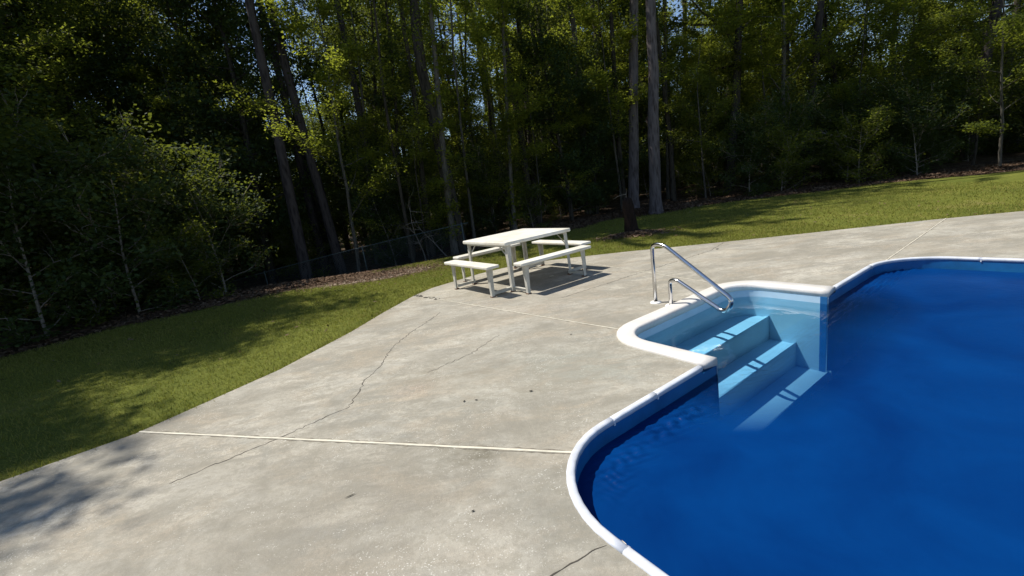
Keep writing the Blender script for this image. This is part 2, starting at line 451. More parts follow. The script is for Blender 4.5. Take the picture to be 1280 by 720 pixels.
def prism(poly, z0, z1):
    tri = tessellate_polygon([poly]); n = len(poly)
    vs = [(p.x, p.y, z1) for p in poly] + [(p.x, p.y, z0) for p in poly]
    fs = []
    for t in tri:
        a, b, c = [poly[i] for i in t]
        if (b - a).cross(c - a).z < 0: t = (t[0], t[2], t[1])
        fs.append(tuple(t)); fs.append(tuple(i + n for i in reversed(t)))
    for i in range(n):
        j = (i + 1) % n; fs.append((i, j, j + n, i + n))
    return vs, fs
slabs = []
for a, b in segs:
    poly = a + b[::-1]
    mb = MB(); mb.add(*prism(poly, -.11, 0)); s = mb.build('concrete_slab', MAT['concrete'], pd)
    slabs.append(s)

def strip(pts, w, z0, z1, jit=0.0, ends=False):
    """a band of rectangular section along pts"""
    mb = MB(); P = [Vector(p) for p in pts]; vs = []
    for i, p in enumerate(P):
        t = (P[min(i+1, len(P)-1)] - P[max(i-1, 0)]); t.z = 0; t.normalize(); n = Vector((-t.y, t.x, 0))
        ww = w * (1 + random.uniform(-jit, jit)) * .5
        if ends and i in (0, len(P) - 1): ww = w * .1
        for q, z in ((p + n * ww, z0), (p + n * ww, z1), (p - n * ww, z1), (p - n * ww, z0)): vs.append((q.x, q.y, z))
    fs = []
    for i in range(len(P) - 1):
        for k in range(4):
            fs.append((i*4+k, i*4+(k+1) % 4, i*4+4+(k+1) % 4, i*4+4+k))
    fs += [(3, 2, 1, 0), tuple(len(P)*4-4+k for k in range(4))]
    mb.add(vs, fs); return mb
for k, (a, b) in enumerate(cutpts[:5]):
    L = (b - a).length; n = int(L / .12)
    strip([a.lerp(b, i / (n * 3)) + Vector((random.gauss(0, .003), random.gauss(0, .003), 0)) for i in range(n * 3 + 1)], (.034, .026, .022, .024, .024)[k], -.04, .0010, .45).build('joint_dirt', MAT['joint_dirt'], pd)
    pts = [a.lerp(b, i / n) + Vector((random.uniform(-1, 1), random.uniform(-1, 1), 0)) * .002 for i in range(n + 1)]
    strip(pts, (.017, .012, .009, .012, .012)[k], -.05, .003, .12).build('expansion_joint', MAT['joint'], pd)
def crack(pts, w, jag=.018, seed=0):
    random.seed(seed); out = []
    for i in range(len(pts) - 1):
        a, b = Vector((*pts[i], 0)), Vector((*pts[i+1], 0)); n = max(2, int((b - a).length / .03))
        for k in range(n):
            out.append(a.lerp(b, k / n) + Vector((random.gauss(0, jag), random.gauss(0, jag), 0)) * .5)
    out.append(Vector((*pts[-1], 0)))
    o = strip(out, w, -.01, .0012, .65, True).build('crack', MAT['crack'], pd)
    return o
crack([(-2.3, 2.45), (-1.9, 2.75), (-1.39, 3.19), (-1.40, 3.4), (-1.42, 3.69), (-1.36, 3.98), (-1.37, 4.32), (-1.36, 4.53), (-1.26, 4.94), (-1.11, 5.32), (-1.0, 5.7)], .006, .016, 1)
crack([(-.25, 1.22), (0.0, 1.42), (.08, 1.45), (.17, 1.50), (.235, 1.52)], .005, .009, 2)
crack([(.62, 5.52), (.82, 5.65), (1.34, 5.96), (1.91, 6.31), (2.56, 6.68), (3.4, 7.2), (3.9, 7.75)], .007, .012, 3)
crack([(-.85, 3.65), (-.5, 3.95), (-.2, 4.4)], .004, .02, 4)
# broken filler and dirt in the far end of the second joint
random.seed(5)
mb = MB()
a, b = cutpts[1]
for k in range(46):
    t = random.random() ** 1.6 * .17; q = a.lerp(b, .01 + t); r = random.uniform(.006, .024)
    q += Vector((random.gauss(0, .018), random.gauss(0, .018), 0)); n = 6
    vs = [(q.x + r * random.uniform(.5, 1.5) * math.cos(i), q.y + r * random.uniform(.4, 1) * math.sin(i), .0035) for i in np.linspace(0, 5.2, n)] + [(q.x, q.y, .011)]
    mb.add(vs, [(i, (i + 1) % n, n) for i in range(n)])
mb.build('joint_crumbs', MAT['crack'], pd)['kind'] = 'stuff'

# ---------------------------------------------------------------- pool
WATER = -.125
pool = empty('swimming_pool', uv(U0, V0)); inv = -pool.location
tag(pool, 'rectangular in-ground pool with rounded corners, white coping and blue liner', 'swimming pool')
def sweep(path, prof, closed_prof=True):
    """path: world points; prof: (inward offset, z); inward = right-hand side of the path"""
    P = [Vector(p) for p in path]; vs = []; n = len(prof)
    for i, p in enumerate(P):
        t = (P[min(i+1, len(P)-1)] - P[max(i-1, 0)]); t.z = 0; t.normalize(); nn = Vector((t.y, -t.x, 0))
        for o, z in prof:
            q = p + nn * o; vs.append((q.x, q.y, z))
    fs = []
    for i in range(len(P) - 1):
        for k in range(n if closed_prof else n - 1):
            fs.append((i*n+k, (i+1)*n+k, (i+1)*n+(k+1) % n, i*n+(k+1) % n))
    if closed_prof: fs += [tuple(range(n)), tuple(reversed([len(P)*n-n+k for k in range(n)]))]
    mb = MB(); mb.add(vs, fs); return mb
def dens(path, step=.06):
    out = []
    for i in range(len(path) - 1):
        a, b = path[i], path[i+1]; n = max(1, int((b - a).length / step))
        out += [a.lerp(b, k / n) for k in range(n)]
    return out + [path[-1]]
def clipped(path, s0, s1):
    out = []; acc = 0
    for i in range(len(path) - 1):
        L = (path[i+1] - path[i]).length
        if acc + L > s0 and acc < s1:
            t0 = max(0, (s0 - acc) / L); t1 = min(1, (s1 - acc) / L)
            if not out: out.append(path[i].lerp(path[i+1], t0))
            out.append(path[i].lerp(path[i+1], t1))
        acc += L
    return out
# outline runs near side -> far edge, clockwise seen from above, so inward is on the right
PROF = [(-.006, -.02), (-.006, .004), (-.001, .010), (.008, .013), (.028, .012), (.038, .007), (.041, .000), (.040, -.022), (.030, -.026)]
def local(o, root):
    o.parent = root; o.matrix_parent_inverse = Matrix.Translation(-Vector(root.location)); return o
run1 = dens([uv(*p) for p in left + cor + top1]); run2 = dens([uv(*p) for p in top2 + cor2 + right])
def total(path): return sum((path[i+1] - path[i]).length for i in range(len(path) - 1))
def marks(path, targets, step):
    T = total(path); res = []
    for tx, ty in targets:
        acc = 0; best = (9, 0)
        for i in range(len(path) - 1):
            d = math.hypot(path[i].x - tx, path[i].y - ty)
            if d < best[0]: best = (d, acc)
            acc += (path[i+1] - path[i]).length
        res.append(best[1])
    res.sort(); s = res[0]
    while s > step: s -= step; res.append(s)
    s = max(res)
    while s < T - step: s += step; res.append(s)
    return [0] + sorted(res) + [T]
for path, tg in ((run1, [(.285, 1.47), (.49, 2.47), (.86, 2.72)]), (run2, [(4.2, 4.9)])):
    ms = marks(path, tg, 1.2)
    for k in range(len(ms) - 1):
        seg = clipped(path, ms[k] + .0015, ms[k+1] - .0015)
        if len(seg) > 1: local(sweep(seg, PROF).build('coping_section', MAT['coping'], None, True), pool)
        if k:
            seg = clipped(path, ms[k] - .006, ms[k] + .006)
            local(sweep(seg, [(.033, -.032), (.033, .0105), (.0425, .004), (.0435, -.032)]).build('coping_clip', MAT['coping'], None), pool)
for path in (run1, run2):
    local(sweep(path, [(.034, -.02), (.034, -1.3)], False).build('liner_wall', MAT['liner'], None, True), pool)
for ua, ub in ((A0 - .03, A0 + .185), (A1 - .185, A1 + .03)):
    c = [uv(ua, V0 - .03), uv(ub, V0 - .03), uv(ub, V0 + .032), uv(ua, V0 + .032)]
    mb = MB(); mb.add(*prism(c, -1.29, -.052)); local(mb.build('liner_wall', MAT['liner'], None), pool)
# liner floor
fl = [uv(*p, -1.28) for p in (pool_outline(.02)[0] + pool_outline(.02)[1] + pool_outline(.02)[2] + pool_outline(.02)[3] + pool_outline(.02)[4] + pool_outline(.02)[5])]
mb = MB(); mb.add(*prism(fl, -1.34, -1.28)); local(mb.build('liner_floor', MAT['liner'], None), pool)
# main water: a fine sheet, rippled in a belt along the shaded wall
def rip_h(u, v):
    du, dv = u - U0, v - V0; cu, cv = U0 + RAD, V0 + RAD
    rr = RAD - np.hypot(np.minimum(u - cu, 0), np.minimum(v - cv, 0)); d = np.where((u < cu) & (v < cv), rr, np.minimum(du, dv))
    s_ = u * 1.0 - v * 1.0          # runs along the wall round the corner
    wob = .02 * np.sin(s_ * 21) + .012 * np.sin(s_ * 47 + 1)
    e = np.exp(-((d - .20 + wob) / .11) ** 2) * (.75 + .25 * np.sin(s_ * 7)) * np.clip((u - U0 - .22) / .5, 0, 1)
    a = np.sin(s_ * 72 + 1.5 * np.sin(d * 30) + 1.3 * np.sin(s_ * 13)) * np.sin(d * 62 + 1.1 * np.sin(s_ * 31))
    b = np.sin(s_ * 41 - d * 55 + np.sin(s_ * 17))
    return e * (.018 * a + .007 * b) + .0006 * np.sin(u * 13 + 2 * np.sin(v * 5)) * np.sin(v * 17 + np.sin(u * 7))
ug = np.concatenate([np.arange(U0 + .02, U0 + .75, .009), np.arange(U0 + .75, U0 + 2.2, .018), np.arange(U0 + 2.2, U1 - .02, .07)])
vg = np.concatenate([np.arange(V0 + .02, V0 + .75, .009), np.arange(V0 + .75, V0 + 2.2, .02), np.arange(V0 + 2.2, V1 - .02, .07)])
nu, nv = len(ug), len(vg)
UU, VV = np.meshgrid(ug, vg)
mouth = np.clip(1 - np.hypot(np.maximum(np.abs(UU - (A0 + A1) / 2) - (A1 - A0) / 2, 0), VV - V0) / .45, 0, 1)
H = rip_h(UU, VV) * (1 - mouth) + WATER
X = UU * E1.x + VV * E2.x; Y = UU * E1.y + VV * E2.y
def inside_corner(u, v):
    r = RAD - .03; cu, cv = U0 + .03 + r, V0 + .03 + r
    bad = (u < cu) & (v < cv) & ((u - cu) ** 2 + (v - cv) ** 2 > (r + .02) ** 2)
    cu2 = U1 - .03 - r
    return ~(bad | ((u > cu2) & (v < cv) & ((u - cu2) ** 2 + (v - cv) ** 2 > (r + .02) ** 2)))
ok = inside_corner(UU, VV)
idx = np.arange(nu * nv).reshape(nv, nu)
q = np.stack([idx[:-1, :-1], idx[:-1, 1:], idx[1:, 1:], idx[1:, :-1]], -1).reshape(-1, 4)
q = q[ok.ravel()[q].all(1)][:, ::-1]
me = np_mesh('pool_water', np.stack([X, Y, H], -1).reshape(-1, 3), q)
dm = np.hypot(np.maximum(np.abs(UU - (A0 + A1) / 2) - (A1 - A0) / 2 + .2, 0), VV - V0)
me.attributes.new('shallow', 'FLOAT', 'POINT').data.foreach_set('value', np.clip(1.05 - dm / .8, 0, 1).ravel().astype(np.float32))
w = link('pool_water', me, None, MAT['water'], True); tag(w, 'deep royal blue pool water rippling along the shaded wall', kind='structure')

# step alcove: moulded rim, walls and three treads
stp = empty('pool_steps', uv(A0, AV)); tag(stp, 'white moulded step unit with ribbed rim set into the far pool edge', 'pool steps')
ap = dens([uv(*p) for p in alcove(0, V0 + .04)], .05)
RIM = [(0, -.02), (0, .016), (.01, .024), (.15, .024), (.168, .016), (.175, -.01), (.175, -.05)]
local(sweep(ap, RIM).build('rim', MAT['step'], None, True), stp)
local(sweep(ap, [(.172, -.03), (.185, -.9)], False).build('side_wall', MAT['step_in'], None, True), stp)
for k, (va, vb, z) in enumerate(((AV + .17, AV + .52, -.36), (AV + .50, AV + .80, -.62), (AV + .78, V0 + .06, -.88))):
    mb = MB(); c = [uv(A0 + .17, va), uv(A0 + .17, vb), uv(A1 - .17, vb), uv(A1 - .17, va)]
    mb.add(*prism(c, z - .3, z)); tr_ = local(mb.build('tread', MAT['step_in'], None), stp); bv = tr_.modifiers.new('bevel', 'BEVEL'); bv.width = .022; bv.segments = 3; bv.limit_method = 'ANGLE'
wa = alcove(.173, V0 + .02); mb = MB(); mb.add(*prism([uv(*p) for p in wa], WATER - .004, WATER))
mb2 = MB(); poly = [uv(*p, WATER) for p in wa]
tri = [t if (poly[t[1]] - poly[t[0]]).cross(poly[t[2]] - poly[t[0]]).z > 0 else (t[0], t[2], t[1]) for t in tessellate_polygon([poly])]; mb2.add([tuple(p) for p in poly], [tuple(t) for t in tri])
o = mb2.build('step_water', MAT['water_clear']); tag(o, 'clear shallow water over the pale pool steps', kind='structure')

# handrail: rear post, arch, sloping rail, return bend to a short front post
A = Vector((1.585, 4.74, 0)); dr = Vector((.475, -.88, 0)).normalized(); SP = .215
hr = empty('pool_handrail', A, math.atan2(dr.y, dr.x))
tag(hr, 'shiny stainless steel grab rail bolted beside the pool steps', 'handrail')
def bend(pts, r, n=7):
    P = [Vector(p) for p in pts]; out = [P[0]]
    for i in range(1, len(P) - 1):
        a = (P[i-1] - P[i]).normalized(); b = (P[i+1] - P[i]).normalized()
        rr = min(r[i-1] if hasattr(r, '__len__') else r, (P[i-1]-P[i]).length * .49, (P[i+1]-P[i]).length * .49)
        p0 = P[i] + a * rr; p1 = P[i] + b * rr
        for k in range(n + 1):
            t = k / n; out.append(p0 * (1-t) ** 2 + P[i] * 2 * t * (1-t) + p1 * t * t)
    return out + [P[-1]]
mb = MB(); mb.tube(bend([(0, 0, -.05), (0, 0, .67), (.16, 0, .67), (.95, 0, .17), (.86, 0, .03), (.30, 0, .30), (SP, 0, .28), (SP, 0, -.05)], [.13, .1, .09, .09, .1, .07]), .0215, 14)
mb.build('rail_tube', MAT['steel'], hr, True)
for sx in (0, SP):
    mb = MB(); n = 20; prof = [(.062, 0), (.062, .006), (.05, .014), (.024, .018)]
    vs = [(sx + r * math.cos(2*math.pi*k/n), r * math.sin(2*math.pi*k/n), z) for r, z in prof for k in range(n)]
    fs = [(i*n+k, i*n+(k+1) % n, (i+1)*n+(k+1) % n, (i+1)*n+k) for i in range(3) for k in range(n)]
    mb.add(vs, fs); mb.build('escutcheon', MAT['flange'], hr, True)

# ---------------------------------------------------------------- picnic table (one rigid frame: top, four benches, legs)
TH = .985
pt = empty('picnic_table', (.172, 7.067, 0), math.pi / 2 - TH)
tag(pt, 'off-white square picnic table with four attached benches, standing on the concrete deck', 'picnic table')
TL, TT, BL, GU, BW, HS = 1.27, .74, 1.34, .165, .215, .464
def slab_round(cx, cy, lx, ly, z1, th, rc=.035, eb=.012):
    """board with rounded corners and eased edges"""
    def ring(ins, z):
        pts = []
        for sx, sy, a in ((1, 1, 0), (-1, 1, 90), (-1, -1, 180), (1, -1, 270)):
            ox, oy = cx + sx * (lx / 2 - rc), cy + sy * (ly / 2 - rc)
            for k in range(5):
                t = R(a + 90 * k / 4); pts.append((ox + (rc - ins) * math.cos(t), oy + (rc - ins) * math.sin(t), z))
        return pts
    rings = [ring(.02, z1 - th + .001), ring(eb * .3, z1 - th), ring(0, z1 - th + eb), ring(0, z1 - eb), ring(eb * .3, z1 - eb * .3), ring(eb, z1)]
    n = 20; vs = [p for r_ in rings for p in r_]
    fs = [(i*n+k, i*n+(k+1) % n, (i+1)*n+(k+1) % n, (i+1)*n+k) for i in range(5) for k in range(n)]
    fs += [tuple(reversed(range(n))), tuple(5*n + k for k in range(n))]
    mb = MB(); mb.add(vs, fs); return mb
slab_round(0, 0, TL, TL, TT, .048).build('tabletop', MAT['paint'], pt)
def bar(mb, a, b, w, h, upv=(0, 0, 1)):
    a, b = Vector(a), Vector(b); t = (b - a).normalized(); u = Vector(upv); s = t.cross(u).normalized(); u = s.cross(t)
    vs = [p + s * (sx * w / 2) + u * (sy * h / 2) for p in (a, b) for sx, sy in ((-1, -1), (1, -1), (1, 1), (-1, 1))]
    mb.add(vs, [(3, 2, 1, 0), (4, 5, 6, 7), (0, 1, 5, 4), (1, 2, 6, 5), (2, 3, 7, 6), (3, 0, 4, 7)])
def angle_leg(x, y, h, sx, sy, w0=.060, w1=.052, splay=0.0, th=.006):
    """pressed angle leg, corner pointing outwards (sx, sy), narrower at the foot"""
    mb = MB()
    for z, w_ in ((0, w1), (h, w0)):
        pass
    def sec(z, w_, ox):
        X0, Y0 = x + ox * sx, y + ox * sy
        return [(X0, Y0, z), (X0 - sx * w_, Y0, z), (X0 - sx * w_, Y0 - sy * th, z), (X0 - sx * th, Y0 - sy * th, z), (X0 - sx * th, Y0 - sy * w_, z), (X0, Y0 - sy * w_, z)]
    vs = sec(.012, w1, splay) + sec(h * .55, (w0 + w1) / 2, splay * .45) + sec(h, w0 * 1.15, 0)
    fs = [(i*6+k, i*6+(k+1) % 6, i*6+6+(k+1) % 6, i*6+6+k) for i in range(2) for k in range(6)] + [tuple(range(6)), tuple(range(17, 11, -1))]
    mb.add(vs, fs)
    g = MB(); ox = splay; cx, cy = x + ox * sx - sx * .024, y + ox * sy - sy * .024
    g.box((cx - .03, cy - .03, 0), (cx + .03, cy + .03, .014))
    return mb, g
def leg(x, y, h, sx, sy, **k):
    mb, g = angle_leg(x, y, h, sx, sy, **k); o = mb.build('leg', MAT['leg_paint'], pt); g.build('foot', MAT['rust'], o); return o
ti = TL / 2 - .055
for sx in (1, -1):
    for sy in (1, -1): leg(sx * ti, sy * ti, TT - .047, sx, sy, splay=.012)
uc = TL / 2 + GU + BW / 2; li = BL / 2 - .10
for s in (1, -1):
    slab_round(s * uc, 0, BW, BL, HS, .038, .03, .01).build('bench_seat', MAT['paint'], pt)
    slab_round(0, s * uc, BL, BW, HS, .038, .03, .01).build('bench_seat', MAT['paint'], pt)
    for e in (1, -1):
        leg(s * (uc + .03), e * li, HS - .037, s, e, w0=.066, w1=.046)
        leg(e * li, s * (uc + .03), HS - .037, e, s, w0=.066, w1=.046)
        for (a, b) in (((s * (ti - .02), e * (ti - .035)), (s * (uc - .02), e * (li - .02))), ((e * (ti - .035), s * (ti - .02)), (e * (li - .02), s * (uc - .02)))):
            mb = MB(); bar(mb, (*a, .05), (*b, .05), .006, .045); bar(mb, (*a, .0712), (*b, .0712), .035, .005)
            mb.build('foot_bar', MAT['leg_paint'], pt)
        # knee braces under the top, seat rail under each bench
        mb = MB(); bar(mb, (s * (ti - .02), e * (ti - .03), .50), (s * (ti - .02), e * (ti - .22), .66), .006, .018); mb.build('brace', MAT['leg_paint'], pt)
    mb = MB(); bar(mb, (s * uc, -li, HS - .052), (s * uc, li, HS - .052), .035, .026); mb.build('seat_rail', MAT['leg_paint'], pt)
    mb = MB(); bar(mb, (-li, s * uc, HS - .052), (li, s * uc, HS - .052), .035, .026); mb.build('seat_rail', MAT['leg_paint'], pt)
    mb = MB(); bar(mb, (s * (ti - .02), -ti, TT - .066), (s * (ti - .02), ti, TT - .066), .03, .034); mb.build('top_rail', MAT['leg_paint'], pt)

# ---------------------------------------------------------------- ground
EDGE = [(-60, -14), (-22, -4), (-14, 2.0), (-10, 5.6), (-7.5, 8.3), (-5.4, 9.6), (-3.85, 10.5), (-2.6, 12.4), (-1.3, 13.4), (2.3, 14.0), (3.8, 15.3), (5.8, 15.2), (8, 15.2), (12, 14), (18, 10.5), (26, 5), (60, -10)]
def edge_y(x):
    return np.interp(x, [e[0] for e in EDGE], [e[1] for e in EDGE])
def sstep(a, b, x):
    t = np.clip((x - a) / (b - a), 0, 1); return t * t * (3 - 2 * t)
def gz(x, y):
    x = np.asarray(x, float); y = np.asarray(y, float)
    z = -.028 + .012 * np.sin(x * 1.7 + y) + .010 * np.sin(y * 2.3 - x * .8)
    z = z - .52 * sstep(10.2, 14.5, y) * sstep(1.5, -4.0, x)
    z = z + .30 * sstep(16, 24, y) * sstep(-6, 4, x)
    far = sstep(18, 40, np.hypot(x, y)); z = z + far * (.5 * np.sin(x * .13) + .4 * np.cos(y * .11))
    z = z + .14 * np.exp(-(((x - 4.6) / .85) ** 2 + ((y - 15.6) / .5) ** 2))
    z = z + .07 * np.exp(-(((x - 3.05) / .38) ** 2 + ((y - 10.35) / .3) ** 2))
    return z
gx = np.concatenate([np.linspace(-400, -30, 14)[:-1], np.arange(-30, 30, .3), np.linspace(30, 400, 14)])
gy = np.concatenate([np.linspace(-200, -10, 8)[:-1], np.arange(-10, 34, .3), np.linspace(34, 500, 16)])
GX, GY = np.meshgrid(gx, gy)
GZ = gz(GX, GY)
def in_poly(px, py, poly):
    c = np.zeros(px.shape, bool); n = len(poly)
    for i in range(n):
        x0, y0 = poly[i][0], poly[i][1]; x1, y1 = poly[(i+1) % n][0], poly[(i+1) % n][1]
        if y0 == y1: continue
        m = ((y0 > py) != (y1 > py)) & (px < (x1 - x0) * (py - y0) / (y1 - y0) + x0); c ^= m
    return c
deck_poly = [(p.x, p.y) for p in outer_w]
insd = in_poly(GX, GY, deck_poly)
idx = np.arange(GX.size).reshape(GX.shape)
q = np.stack([idx[:-1, :-1], idx[:-1, 1:], idx[1:, 1:], idx[1:, :-1]], -1).reshape(-1, 4)
q = q[~insd.ravel()[q].all(1)]
me = np_mesh('ground', np.stack([GX, GY, np.where(insd, -.06, GZ)], -1).reshape(-1, 3), q)
at = me.attributes.new('lawn', 'FLOAT', 'POINT')
lawn_f = np.clip(.5 + (edge_y(GX) - GY - .35) / 1.6, 0, 1)
lawn_f = lawn_f * (1 - .9 * np.exp(-(((GX + 3.2) / 1.7) ** 2 + ((GY - 9.9) / .7) ** 2))) * (1 - np.exp(-(((GX - 4.7) / 1.1) ** 2 + ((GY - 15.4) / .7) ** 2))) * (1 - np.exp(-(((GX - 3.1) / .4) ** 2 + ((GY - 10.3) / .3) ** 2)))
at.data.foreach_set('value', lawn_f.ravel().astype(np.float32))
def dirt_f(x, y): return np.exp(-(((x + 3.0) / 1.5) ** 2 + ((y - 9.75 - .12 * (x + 3)) / .42) ** 2) ** 1.5)
me.attributes.new('dirt', 'FLOAT', 'POINT').data.foreach_set('value', dirt_f(GX, GY).ravel().astype(np.float32))
g = link('ground', me, None, MAT['ground'], True); tag(g, 'mown lawn running into the leaf-covered floor of the woods', kind='structure')

# grass blades on the lawn, denser close by
def blades(n, xr, yr, hmin, hmax, wd, seed):
    r = np.random.default_rng(seed)
    x = r.uniform(*xr, n); y = r.uniform(*yr, n)
    lw = np.clip(.5 + (edge_y(x) - y - .35) / 1.6, 0, 1) * (1 - .9 * np.exp(-(((x + 3.2) / 1.7) ** 2 + ((y - 9.9) / .7) ** 2))) * (1 - np.exp(-(((x - 3.1) / .4) ** 2 + ((y - 10.3) / .3) ** 2)))
    k = ~in_poly(x, y, deck_poly) & (r.uniform(0, 1, n) < sstep(.3, .8, lw) * (1 - dirt_f(x, y))); x, y = x[k], y[k]; n = len(x)
    z = gz(x, y) - .008; h = r.uniform(hmin, hmax, n); a = r.uniform(0, 2 * np.pi, n); ln = r.normal(0, .5, (n, 2)) * h[:, None]
    dx, dy = np.cos(a) * wd, np.sin(a) * wd
    V = np.stack([np.stack([x - dx, y - dy, z], 1), np.stack([x + dx, y + dy, z], 1), np.stack([x + ln[:, 0], y + ln[:, 1], z + h], 1)], 1).reshape(-1, 3)
    return V, np.arange(3 * n).reshape(-1, 3)
V1_, F1_ = blades(210000, (-9, 6), (1.5, 11), .02, .05, .005, 1)
V2_, F2_ = blades(120000, (-9, 12), (6, 16), .02, .05, .009, 2)
me = np_mesh('lawn_grass', np.concatenate([V1_, V2_]), np.concatenate([F1_, F2_ + len(V1_)]))
tag(link('lawn_grass', me, None, MAT['grass']), 'short green lawn grass beyond the concrete deck', 'grass', kind='stuff')
# uneven tufts leaning over the edge of the slabs
r = np.random.default_rng(3); vs = []
for i in range(4, len(outer_w) - 6):
    a, b = outer_w[i], outer_w[i+1]; n = int((b - a).length * 190)
    t = r.uniform(0, 1, n); x = a.x + (b.x - a.x) * t + r.normal(0, .03, n); y = a.y + (b.y - a.y) * t + r.normal(0, .03, n)
    dn = Vector((-(b - a).y, (b - a).x)).normalized(); x += dn.x * .035; y += dn.y * .035
    h = r.uniform(.025, .075, n); an = r.uniform(0, 6.28, n); dx, dy = np.cos(an) * .005, np.sin(an) * .005
    z = np.full(n, -.03); lx = r.normal(0, .022, n) - dn.x * .012; ly = r.normal(0, .022, n) - dn.y * .012
    vs.append(np.stack([np.stack([x - dx, y - dy, z], 1), np.stack([x + dx, y + dy, z], 1), np.stack([x + lx, y + ly, z + h], 1)], 1).reshape(-1, 3))
V = np.concatenate(vs); tag(link('edge_grass', np_mesh('edge_grass', V, np.arange(len(V)).reshape(-1, 3)), None, MAT['grass']), 'ragged grass growing against the rim of the concrete', 'grass', kind='stuff')

# ---------------------------------------------------------------- leaves and trees
def leaves(C, size, rs, aspect=.55, flat=.0):
    """one folded-free rhombus leaf per centre, random facing; flat=1 keeps them level"""
    n = len(C); nrm = rs.normal(0, 1, (n, 3)); nrm[:, 2] = np.abs(nrm[:, 2]) + flat * 2.2
    nrm /= np.linalg.norm(nrm, axis=1)[:, None]
    t = rs.normal(0, 1, (n, 3)); t -= nrm * (t * nrm).sum(1)[:, None]; t /= np.linalg.norm(t, axis=1)[:, None]
    b = np.cross(nrm, t); s = (size * rs.uniform(.6, 1.4, n))[:, None]
    V = np.stack([C - t * s * .5, C + b * s * aspect * .5 - t * s * .05, C + t * s * .5, C - b * s * aspect * .5 - t * s * .05], 1).reshape(-1, 3)
    return V, np.arange(4 * n).reshape(-1, 4)
def wander(p0, d, L, n, rs, wob=.12, lift=.0):
    P = [np.array(p0, float)]; d = np.array(d, float); d /= np.linalg.norm(d)
    for i in range(n):
        d = d + rs.normal(0, wob, 3) + np.array([0, 0, lift]); d /= np.linalg.norm(d); P.append(P[-1] + d * L / n)
    return P
def hardwood(seed, h, spread, nleaf, leaf, clear=.25, r0=.07, lift=.06, flat=.6, nb=16, lean=.03, sig=.16, top=True):
    rs = np.random.default_rng(seed); mb = MB(); random.seed(seed)
    tr = wander((0, 0, -.15), (rs.normal(0, lean), rs.normal(0, lean), 1), h + .15, 9, rs, .045)
    mb.tube(tr, [r0 * (1 - .85 * i / 9) for i in range(10)], 8, False, .06)
    tips = []
    for k in range(nb):
        f = clear + (1 - clear) * (k + rs.uniform(0, 1)) / nb; i = min(8, int(f * 9)); p = tr[i] * (1 - (f * 9 - i)) + tr[i+1] * (f * 9 - i)
        a = k * 2.4 + rs.uniform(-.5, .5); L = spread * rs.uniform(.55, 1.1) * (1.15 - .75 * abs(f - .45) if top else 1)
        br = wander(p, (math.cos(a), math.sin(a), rs.uniform(.05, .7)), L, 5, rs, .14, lift)
        rb = r0 * (1 - .8 * f) * .42; mb.tube(br, [rb * (1 - .8 * j / 5) for j in range(6)], 5, False)
        for j in range(2, 6):
            for m in range(2):
                tw = wander(br[j], br[j] - br[j-1] + rs.normal(0, .25 * L / 5, 3), L * .32, 3, rs, .25, .02)
                mb.tube(tw, [.008, .005, .004, .002], 3, False); tips += [(tw[1], tw[2]), (tw[2], tw[3])]
            tips.append((br[j-1], br[j]))
    tips = np.array(tips); k = rs.integers(0, len(tips), nleaf)
    w_ = rs.uniform(.3, 1.6, len(tips)); k = rs.choice(len(tips), nleaf, p=w_ / w_.sum()); t = rs.uniform(0, 1, (nleaf, 1))
    C = tips[k, 0] * (1 - t) + tips[k, 1] * t + rs.normal(0, 1, (nleaf, 3)) * np.array([sig, sig, sig * .55])
    C[:, 2] = np.maximum(C[:, 2], .03)
    V, F = leaves(C, leaf, rs, .6, flat)
    return mb.mesh('trunk'), np_mesh('crown', V, F)
def pine(seed, h, base, spread, ntuft, r0=.17, needle=.22):
    rs = np.random.default_rng(seed); mb = MB(); random.seed(seed)
    tr = wander((0, 0, -.2), (rs.normal(0, .015), rs.normal(0, .015), 1), h + .2, 12, rs, .014)
    mb.tube(tr, [r0 * (1.12 if i == 0 else 1 - .75 * i / 12) for i in range(13)], 12, False, .03)
    tips = []
    for k in range(34):
        f = base + (1 - base) * (k + rs.uniform(0, 1)) / 34; i = min(11, int(f * 12)); p = tr[i] * (1 - (f * 12 - i)) + tr[i+1] * (f * 12 - i)
        a = k * 2.4 + rs.uniform(-.5, .5); L = spread * rs.uniform(.5, 1.1) * (1.1 - .7 * (f - base) / (1 - base))
        br = wander(p, (math.cos(a), math.sin(a), rs.uniform(-.1, .35)), L, 5, rs, .12, .05)
        mb.tube(br, [.035, .028, .02, .014, .01, .005], 4, False)
        for j in range(2, 6):
            for m in range(2):
                tw = wander(br[j], br[j] - br[j-1] + rs.normal(0, .3 * L / 5, 3), L * .3, 2, rs, .3, .04); mb.tube(tw, [.009, .006, .003], 3, False); tips += [(tw[0], tw[1]), (tw[1], tw[2])]
    tips = np.array(tips); k = rs.integers(0, len(tips), ntuft); t = rs.uniform(0, 1, (ntuft, 1)); C = tips[k, 0] * (1 - t) + tips[k, 1] * t
    m = 7; C = np.repeat(C, m, 0); d = rs.normal(0, 1, C.shape); d[:, 2] = np.abs(d[:, 2]) * .6 ; d /= np.linalg.norm(d, axis=1)[:, None]
    s = np.cross(d, rs.normal(0, 1, C.shape)); s /= np.linalg.norm(s, axis=1)[:, None]; s *= .012
    V = np.stack([C - s, C + s, C + d * needle], 1).reshape(-1, 3)
    return mb.mesh('trunk'), np_mesh('crown', V, np.arange(len(V)).reshape(-1, 3))

